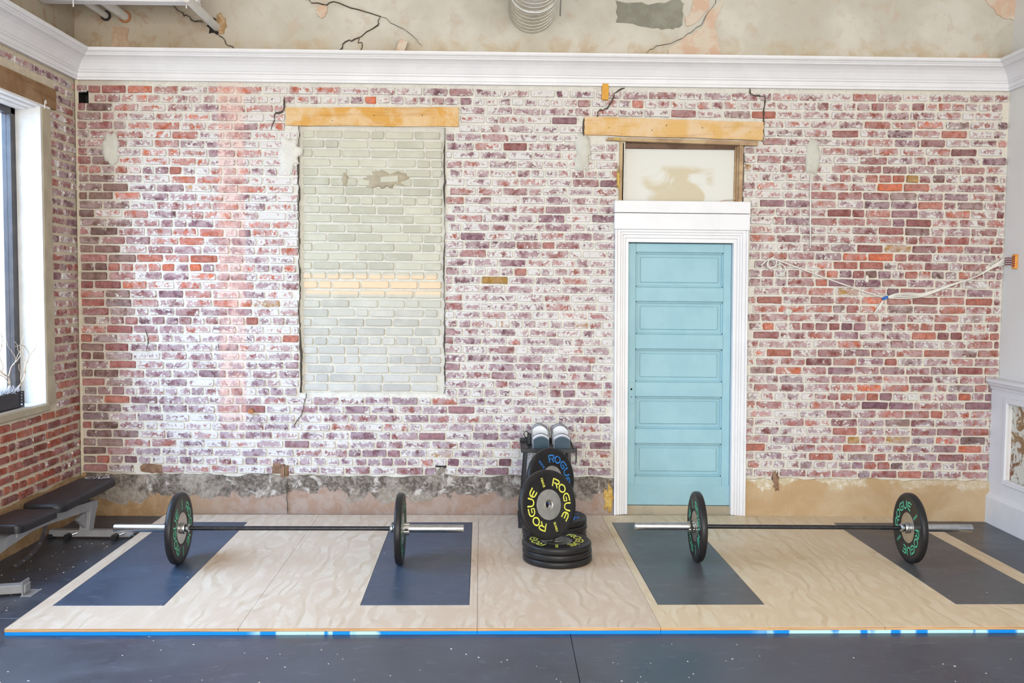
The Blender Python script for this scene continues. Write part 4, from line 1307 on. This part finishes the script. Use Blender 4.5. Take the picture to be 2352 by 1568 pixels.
# pair of adjustable dumbbells lying end-on
def db_profile(w, h, n=9):
    pts = [(-w / 2, 0), (w / 2, 0), (w / 2, h * .74)]
    for k in range(1, n):
        a = k / n
        pts.append((w / 2 - w * a, h * .74 + h * .26 * math.sin(PI * a) ** .8))
    pts.append((-w / 2, h * .74))
    return pts
def dumbbell(label, cx):
    d = thing('dumbbell', label, 'dumbbell', (cx, -.26, .6125), group='adjustable dumbbells on the tray')
    w = .116
    def slab(name, y0, y1, sw, h, mat):
        g = G(); g.prism([(p, q) for p, q in db_profile(w * sw, h)], y0, y1); g.build(name, mat, d, world=False)
    # near head: teal end cap, grey rim, white body, black seam
    slab('end_cap', -.175, -.165, .95, .096, 'teal')
    slab('end_rim', -.165, -.152, 1.0, .103, 'lilac')
    slab('weight_slab', -.152, -.108, 1.02, .110, 'offwhite')
    slab('seam_band', -.108, -.102, 1.03, .113, 'blackmetal')
    slab('inner_slab', -.102, -.060, 1.0, .112, 'offwhite')
    slab('far_slab', .060, .110, 1.0, .142, 'offwhite')
    slab('seam_band', .110, .115, 1.02, .146, 'blackmetal')
    slab('weight_slab', .115, .160, 1.02, .146, 'offwhite')
    slab('end_rim', .160, .172, 1.03, .149, 'blackmetal')
    slab('end_cap', .172, .180, 1.0, .146, 'offwhite')
    g = G(); g.tube([(0, -.07, .055), (0, .07, .055)], .016, 14); g.build('handle', 'chrome', d, world=False, smooth=True)
    for s in (-1, 1):
        g = G(); g.tube([(s * w * .49, -.16, .075), (s * w * .505, -.02, .10), (s * w * .50, .14, .12)], .003, 6); g.build('side_rail', 'chrome', d, world=False)
    for k in range(4):
        g = G(); g.box(-w * .5 - .0035, -w * .5 + .002, -.160, -.150, .014 + .018 * k, .024 + .018 * k); g.build('selector_tooth', 'lilac', d, world=False)
    return d
dumbbell('white and teal adjustable dumbbell on the tray, beside the looped strap', .300)
dumbbell('white and teal adjustable dumbbell on the tray, beside the hanging rods', .455)
st = thing('wrist_strap', 'looped black strap bundle beside the dumbbells on the tray', 'strap', (.215, -.20, .6125))
g = G(); g.box(.205, .235, -.23, -.17, .6125, .70, .006); g.build('bundle', 'blackmetal', st)
g = G(); g.tube([(.215, -.2, .70), (.20, -.2, .712), (.183, -.2, .708), (.178, -.2, .690), (.188, -.2, .672), (.208, -.2, .66)], .004, 6); g.build('loop', 'blackmetal', st, smooth=True)

# ------------------------------------------------------------------ WEIGHT BENCH
bench = thing('weight_bench', 'grey-framed weight bench with black vinyl pads by the brick corner', 'bench', (-2.94, -1.2, 0))
def shear_b(x, y, z):      # bench axis turned slightly
    return (x + (y + .62) * .085, y, z)
def bbox(name, *b, bev=.004, mat='greymetal', parent=bench):
    g = G(); g.box(*b, bev); return g.xf(shear_b).build(name, mat, parent)
def bprism(name, poly, x0, x1, mat='greymetal', parent=bench):
    g = G(); g.prism(poly, x0, x1, 0); return g.xf(shear_b).build(name, mat, parent)
g = G(); g.box(-3.175, -2.585, -.685, -.630, .012, .060, .004); rear = g.build('rear_foot', 'greymetal', bench)
for x in (-3.185, -2.60):
    g = G(); g.box(x, x + .04, -.695, -.622, 0.0, .030, .006); g.build('foot_cap', 'blackmetal', rear)
for x in (-3.03, -2.70):
    g = G(); g.tube([(x, -.735, .022), (x, -.685, .022)], .020, 14); g.build('transport_wheel', 'blackmetal', rear, smooth=40)
    g = G(); g.tube([(x + .03, -.71, .035), (x + .06, -.69, .045)], .008, 10); g.build('axle_bolt', 'chrome', rear)
bprism('rear_post', [(-.685, .058), (-.625, .058), (-.560, .245), (-.640, .245)], -2.955, -2.885)
bprism('rear_post_gusset', [(-.80, .165), (-.66, .058), (-.645, .058), (-.69, .19)], -2.93, -2.91)
bprism('main_beam', [(-.555, .190), (-.555, .250), (-1.30, .300), (-1.60, .262), (-1.86, .205), (-1.86, .140), (-1.60, .195), (-1.30, .235)], -2.952, -2.888)
bprism('front_leg', [(-1.80, .20), (-1.86, .20), (-1.90, .05), (-1.84, .05)], -2.952, -2.888)
g = G(); g.box(-3.26 + .05, -2.72, -1.905, -1.845, .012, .062, .004); g.xf(lambda x, y, z: (x, y + (x + 2.75) * .25, z)); ff = g.build('front_foot', 'greymetal', bench)
g = G(); g.prism([(-1.93, 0.0), (-1.80, 0.0), (-1.81, .006), (-1.835, .008), (-1.835, .085), (-1.915, .085), (-1.915, .008)], -2.735, -2.728, 0); g.build('foot_bracket', 'greymetal', ff)
g = G(); g.box(-2.735, -2.675, -1.925, -1.80, 0.0, .006, .001); g.build('foot_flange', 'greymetal', ff)
# pads
def pad(name, y0, y1, x0, x1, z, th, tilt, taper=0.0, rad=.05):
    g = G()
    nseg = 8
    cx, cy = (x0 + x1) / 2, (y0 + y1) / 2
    out = []
    for (sx, sy, a0) in ((1, 1, 0), (-1, 1, PI / 2), (-1, -1, PI), (1, -1, 3 * PI / 2)):
        hw = (x1 - x0) / 2 * (1 - (taper if sy > 0 else 0))
        hl = (y1 - y0) / 2
        for k in range(nseg + 1):
            a = a0 + PI / 2 * k / nseg
            out.append((cx + sx * (hw - rad) + rad * math.cos(a), cy + sy * (hl - rad) + rad * math.sin(a)))
    V, F = [], []
    n = len(out)
    rings = [(1.0, 0.0, .012), (1.0, 0, 0), (1.0, .006, -.0), (1.0, th - .018, 0), (.985, th - .007, 0), (.95, th - .001, 0), (.80, th + .002, 0), (.4, th + .004, 0)]
    for s, dz, ex in rings:
        for (x, y) in out:
            if ex: x, y = cx + (x - cx) * .97, cy + (y - cy) * .985
            else: x, y = cx + (x - cx) * s, cy + (y - cy) * (1 - (1 - s) * .5)
            V.append((x, y, z + dz + tilt * (y - y0)))
    for i in range(len(rings) - 1):
        for k in range(n):
            F.append((i * n + k, i * n + (k + 1) % n, (i + 1) * n + (k + 1) % n, (i + 1) * n + k))
    F.append(tuple(range(n))); F.append(tuple((len(rings) - 1) * n + k for k in range(n)))
    g.add(V, F); g.xf(shear_b)
    return g.build(name, 'vinyl', bench, smooth=50)
bpad = pad('back_pad', -1.19, -.42, -3.07, -2.79, .302, .055, .045, taper=.08, rad=.07)
pad('seat_pad', -1.66, -1.235, -3.06, -2.78, .292, .052, .0, rad=.04)
bbox('pad_mount', -2.945, -2.895, -.72, -.64, .245, .324, mat='blackmetal')
bbox('pad_mount', -2.945, -2.895, -1.18, -1.12, .28, .303, mat='blackmetal')
bprism('seat_bracket', [(-1.22, .262), (-1.25, .305), (-1.28, .305), (-1.29, .285), (-1.43, .268), (-1.45, .315), (-1.52, .315), (-1.53, .235), (-1.22, .235)], -2.886, -2.874)
# curved ladder adjuster
g = G(); V, F = [], []
arc = []
for k in range(13):
    f = k / 12
    y = -1.14 - .33 * (1 - math.cos(f * PI / 2)); z = .215 - .172 * math.sin(f * PI / 2)
    arc.append((y, z))
n = len(arc)
for x in (-2.932, -2.924):
    for i, (y, z) in enumerate(arc):
        a, b = arc[max(0, i - 1)], arc[min(n - 1, i + 1)]
        t = Vector((b[0] - a[0], b[1] - a[1])).normalized()
        V += [(x, y - t.y * .016, z + t.x * .016), (x, y + t.y * .016, z - t.x * .016)]
for i in range(n - 1):
    a = 2 * i; b = 2 * n + 2 * i
    F += [(a, a + 1, a + 3, a + 2), (b, b + 1, b + 3, b + 2), (a, a + 2, b + 2, b), (a + 1, a + 3, b + 3, b + 1)]
F += [(0, 1, 2 * n + 1, 2 * n), (2 * n - 2, 2 * n - 1, 4 * n - 1, 4 * n - 2)]
g.add(V, F); g.xf(shear_b); lad = g.build('ladder_arc', 'frame', bench)
for i in (2, 5, 8, 10, 12):
    y, z = arc[i]
    g = G(); g.tube([(-2.936, y, z), (-2.920, y, z)], .005, 8); g.xf(shear_b).build('hole_rim', 'chrome', lad)
# printed word on the pad
g = G()
ls, tw = strokes('CAP', .050, .80, .25)
for l in ls:
    def fn(u, v):
        return shear_b(-2.995 + u, -.525 + v, .3650 + .045 * (-.525 + v + 1.19))
    ribbon(g, l, .0042, fn)
g.build('lettering', 'silverprint', bench)

# ------------------------------------------------------------------ OVERHEAD: DUCT, PIPES, STRUT
duct = thing('air_duct', 'galvanised spiral air duct passing through the upper plaster', 'duct', (.212, -.3, 3.9))
def ringpath(y, r, a=0): return [(.212 + r * math.cos(2 * PI * k / 64 + a), y, 3.9 + r * math.sin(2 * PI * k / 64 + a)) for k in range(65)]
g = G(); V, F = [], []
yy = [0.01] + [-.02 - .05 * k for k in range(60)]
for y in yy:
    V += ringpath(y, .178)[:-1]
for i in range(len(yy) - 1):
    for k in range(64):
        F.append((i * 64 + k, i * 64 + (k + 1) % 64, (i + 1) * 64 + (k + 1) % 64, (i + 1) * 64 + k))
g.add(V, F); g.build('tube', 'galv', duct, smooth=True)
g = G()
pts = []
for k in range(48 * 30):
    a = 2 * PI * k / 48
    y = -.005 - .085 * k / 48
    pts.append((.212 + .1785 * math.cos(a), y, 3.9 + .1785 * math.sin(a)))
g.tube(pts, .0018, 5); g.build('spiral_seam', 'galv', duct, smooth=True)
g = G(); g.tube(ringpath(-.55, .181), .007, 8, cap=False); g.build('joint_ring', 'galv', duct, smooth=True)
g = G(); g.tube([(.40, -.48, 3.72), (.405, -.48, 4.1), (.41, -.48, 4.7)], .006, 6); g.build('hanger_strap', 'galv', duct)

strut = thing('pipe_strut', 'white painted strut carrying the pipes high by the brick corner', 'strut', (-2.6, -.52, 3.8))
g = G(); g.box(-3.235, -2.135, -.56, -.50, 3.765, 3.90, .004); g.build('channel', 'white', strut)
g = G(); g.box(-3.235, -2.135, -.575, -.485, 3.757, 3.765, .001); g.build('flange', 'white', strut)
for x in (-2.98, -2.20):
    g = G(); g.tube([(x, -.60, 3.765), (x, -.60, 3.705)], .0045, 6); g.box(x - .02, x + .02, -.605, -.56, 3.758, 3.768); g.build('hanger_bolt', 'white', strut)
for i, (x, z, r, lab) in enumerate(((-3.000, 3.812, .024, 'slim white pipe entering the plaster closest to the corner'), (-2.858, 3.807, .032, 'white pipe with orange stained collar entering the plaster'), (-2.168, 3.735, .030, 'white pipe entering a broken foam-lined hole in the plaster'))):
    p = thing('wall_pipe', lab, 'pipe', (x, -.02, z), group='white pipes through the plaster')
    y1 = -.52 if i < 2 else -.70
    g = G(); g.tube([(x, .05, z), (x, y1, z + (.0 if i < 2 else .012))], r, 20); g.build('pipe', 'pipe', p, smooth=40)
    g = G()
    prof = [(r + .001, -.012), (r + .014, -.010), (r + .016, .03), (r + .001, .03)]
    g.lathe(prof, 24, closed=True); g.xf(lambda X, Y, Z: (x + X, -.018 + Z, z + Y)); g.build('collar', ('dark', 'rust', 'dark')[i], p)
    if i == 2:
        o = blob('hole_shadow', x - .012, z + .012, .060, .058, -.026, -.010, 'dark', p, random.Random(14), rough=.25)
        o = blob('foam_collar', x + .034, z + .032, .042, .068, -.034, -.012, 'foam', p, random.Random(4), rough=.3)

# ------------------------------------------------------------------ SMALL THINGS ON THE WALLS
g = G(); g.box(.752, .802, -.025, .01, 3.232, 3.36, .002)
tag(g.build('wood_block', 'amber'), 'small amber wooden block tucked under the crown moulding', 'wood block')
g = G(); g.box(-.035, .035, -.015, .015, -.04, .055, .003)
g.xf(lambda x, y, z: (-.765 + x * .9 + z * .35, -.10 + y, 3.585 + z * .9 - x * .25))
tag(g.build('wood_scrap', 'pinkpatch'), 'tilted brown wood scrap resting on top of the crown moulding', 'wood scrap')
g = G(); g.box(-.95, -.68, -.15, -.06, 3.542, 3.549, .001)
tag(g.build('shim', 'lintel'), 'thin yellow wood shim on the moulding below the wood scrap', 'shim', 'shims on the crown moulding')
g = G(); g.box(1.45, 1.745, -.15, -.06, 3.542, 3.549, .001)
tag(g.build('shim', 'lintel2'), 'thin yellow wood shim on the moulding above the blue door', 'shim', 'shims on the crown moulding')

cb = thing('loose_cable', 'thin cream cable looped on the brick and taped blue at its splice', 'cable', (2.967, -.02, 1.745))
def wob(pts, sub=6):
    P = [Vector(p) for p in pts]; out = []
    for i in range(len(P) - 1):
        p0, p1, p2, p3 = P[max(0, i - 1)], P[i], P[i + 1], P[min(len(P) - 1, i + 2)]
        for k in range(sub):
            t = k / sub
            out.append(0.5 * ((2 * p1) + (-p0 + p2) * t + (2 * p0 - 5 * p1 + 4 * p2 - p3) * t * t + (-p0 + 3 * p1 - 3 * p2 + p3) * t ** 3))
    out.append(P[-1]); return out
def cable(name, pts, r, mat='cable'):
    g = G(); g.tube(wob(pts), r, 6); return g.build(name, mat, cb, smooth=True)
cable('long_run', [(2.00, -.02, 1.985), (2.05, -.018, 2.03), (2.10, -.02, 2.035), (2.18, -.018, 2.01), (2.39, -.016, 1.935), (2.68, -.016, 1.835), (2.967, -.02, 1.745)], .0052)
cable('coil', [(2.10, -.02, 2.055), (2.06, -.024, 2.03), (2.045, -.026, 1.985), (2.075, -.024, 1.965), (2.11, -.022, 1.985), (2.115, -.02, 2.03), (2.075, -.018, 2.04), (2.05, -.026, 2.0), (2.08, -.022, 1.97), (2.15, -.02, 2.0), (2.19, -.018, 1.96), (2.17, -.02, 1.92)], .0042)
for k, dz in enumerate((-.016, 0, .014, .026)):
    cable('strand', [(2.975, -.02, 1.748), (3.05, -.022, 1.757 + dz * .8), (3.15, -.024, 1.762 + dz * .9), (3.27, -.022, 1.772 + dz * .5), (3.47, -.02, 1.846 + dz * .2), (3.67, -.022, 1.918), (3.80, -.024, 1.995 + dz * .4), (3.872, -.04, 2.03 + dz)], .0052)
for k in range(3):
    cable('tail', [(2.965, -.02, 1.742), (2.94 - .006 * k, -.02, 1.69), (2.925 - .02 * k, -.018, 1.645 - .012 * k)], .0042)
g = G(); g.box(-.024, .024, -.010, .010, -.011, .011, .004); g.xf(lambda x, y, z: (2.967 + x * .9 - z * .35, -.022 + y, 1.745 + z + x * .4)); g.build('tape', 'bluetape', cb)
g = G(); g.tube([(2.365, -.016, 2.70), (2.372, -.014, 2.4), (2.38, -.013, 2.123)], .0058, 6)  # line of dripped paint, built as a thin raised tube
tag(g.build('paint_drip', 'cable', smooth=True), 'straight cream paint drip running down from the filler patch on the brick', 'cable')  # dripped paint, only shares the cable material and category
tb = thing('terminal_block', 'orange terminal strip with maroon wires at the edge of the white wall', 'terminal', (XR - .005, -.15, 2.03))
g = G(); g.box(XR - .022, XR, -.205, -.155, 1.975, 2.085, .004); g.build('strip', 'orange', tb)
for k in range(5):
    z = 1.995 + .0165 * k
    g = G(); g.box(XR - .026, XR - .020, -.20, -.165, z, z + .008); g.build('terminal_slot', 'maroon', tb)
for k in range(4):
    z = 2.005 + .0165 * k
    g = G(); g.tube([(XR - .012, -.155, z), (XR - .018, -.10, z + .006), (XR - .014, -.045, z + .004)], .0038, 6); g.build('wire', 'maroon', tb)

# ------------------------------------------------------------------ PLANTER ON THE SILL
pl = thing('planter', 'black lattice-ended planter box with silvery moss on the window sill', 'planter', (-3.335, -1.0, .944))
g = G()
x0, x1, y0, y1, z0, z1 = -3.395, -3.275, -1.40, -.785, .946, 1.055
g.box(x0, x0 + .004, y0, y1, z0, z1); g.box(x1 - .004, x1, y0, y1 - .055, z0, z1); g.box(x0, x1, y0, y1 - .06, z0, z0 + .004); g.box(x0, x1, y1 - .064, y1 - .06, z0, z1)
g.box(x0, x1, y0, y0 + .004, z0, z1)
g.build('trough', 'blackmetal', pl)
g = G()
for b in ((x1 - .005, x1, y1 - .06, y1, z0, z0 + .008), (x1 - .005, x1, y1 - .06, y1, z1 - .008, z1), (x1 - .005, x1, y1 - .008, y1, z0, z1), (x0, x1, y1 - .006, y1, z1 - .006, z1), (x0, x1, y1 - .006, y1, z0, z0 + .006), (x0, x0 + .006, y1 - .008, y1, z0, z1)):
    g.box(*b)
g.build('end_frame', 'blackmetal', pl)
for s in (0, 1):
    g = G()
    pts = [(x1 - .003, y1 - .03 + .02 * math.sin(t * 2.2 + s * 3), z0 + .01 + .085 * t / 6.0) for t in [k * .5 for k in range(13)]]
    g.tube(wob(pts, 3), .0035, 6); g.build('scroll', 'blackmetal', pl, smooth=True)
R = random.Random(41)
g = G()
for k in range(420):
    bx, by, bz = R.uniform(x0, x1), R.uniform(y0, y1 - .02), z1 - .01 + R.uniform(0, .03)
    a = R.uniform(0, 2 * PI); l = R.uniform(.02, .045)
    dx, dy, dz = math.cos(a) * l, math.sin(a) * l, R.uniform(-.012, .028)
    if by > y1 - .1: dz -= .01
    p = Vector((bx, by, bz)); q = p + Vector((dx * .6, dy * .6, dz + .012)); r2 = p + Vector((dx, dy, dz))
    w = Vector((-dy, dx, 0)).normalized() * .0016
    up = Vector((0, 0, .0016))
    V = [p - w, p + w, p + up, q - w, q + w, q + up, r2 - w * .3, r2 + w * .3, r2 + up * .3]
    F = [(0, 1, 4, 3), (1, 2, 5, 4), (2, 0, 3, 5), (3, 4, 7, 6), (4, 5, 8, 7), (5, 3, 6, 8)]
    g.add(V, F)
g.build('moss', 'moss', pl, stuff=True)
tw = thing('twig', 'pale curly twig standing in the planter against the window', 'twig', (-3.345, -.86, 1.0))
def branch(p, d, ln, r, depth, R, parent, first=False):
    pts, rr = [Vector(p)], [r]
    dv = Vector(d).normalized(); n = 9
    for k in range(n):
        dv = (dv + Vector((R.uniform(-.22, .22), R.uniform(-.5, .5), R.uniform(-.25, .35)))).normalized()
        pts.append(pts[-1] + dv * ln / n); rr.append(r * (1 - .55 * (k + 1) / n))
    for q in pts:
        q.x = min(max(q.x, -3.40), -3.28)
    g = G(); g.tube(wob(pts, 3), [rr[min(len(rr) - 1, i // 3)] for i in range(len(wob(pts, 3)))], 6)
    o = g.build('branch', 'rope', parent, smooth=True)
    if depth > 0:
        for k in (3, 5, 7, 9):
            s = 1 if R.random() < .5 else -1
            branch(pts[k], (dv + Vector((R.uniform(-.3, .3), s * R.uniform(.5, 1.1), R.uniform(0, .6)))), ln * R.uniform(.5, .75), r * .55, depth - 1, R, parent)
R = random.Random(52)
branch((-3.345, -.86, .99), (0, -.05, 1), .36, .0075, 2, R, tw)
branch((-3.335, -.88, .99), (0, .15, 1), .42, .006, 1, R, tw)

# ------------------------------------------------------------------ LITTER ON THE RUBBER
R = random.Random(61)
g = G()
for k in range(120):
    x, y = R.uniform(-3.1, 3.2), R.uniform(-3.2, -2.52)
    if R.random() < .35: x, y = R.uniform(-3.1, -2.65), R.uniform(-2.4, -.8)
    s = R.choice((.0025, .003, .004, .006))
    a = R.uniform(0, PI)
    P = [(x + s * math.cos(a + t) * R.uniform(.5, 1.2), y + s * math.sin(a + t) * R.uniform(.5, 1.2)) for t in (0, 1.3, 2.6, 3.9, 5.1)]
    g.prism(P, 0.0003, .002, 2)
o = tag(g.build('debris', 'chip'), 'pale crumbs of grit scattered over the black rubber floor', 'litter', kind='stuff')
R = random.Random(62)
g = G()
for k in range(40):
    x, y = R.uniform(-2.3, 3.0), R.uniform(.1, 2.3)
    s = R.choice((.0025, .003, .004)); a = R.uniform(0, PI)
    px, py = pf(x, y)
    P = [(px + s * math.cos(a + t) * R.uniform(.5, 1.2), py + s * math.sin(a + t) * R.uniform(.5, 1.2)) for t in (0, 1.3, 2.6, 3.9, 5.1)]
    g.prism(P, ZP + .0012, ZP + .0028, 2)
tag(g.build('sawdust', 'chip'), 'pale specks of sawdust lying on the platforms', 'litter', kind='stuff')
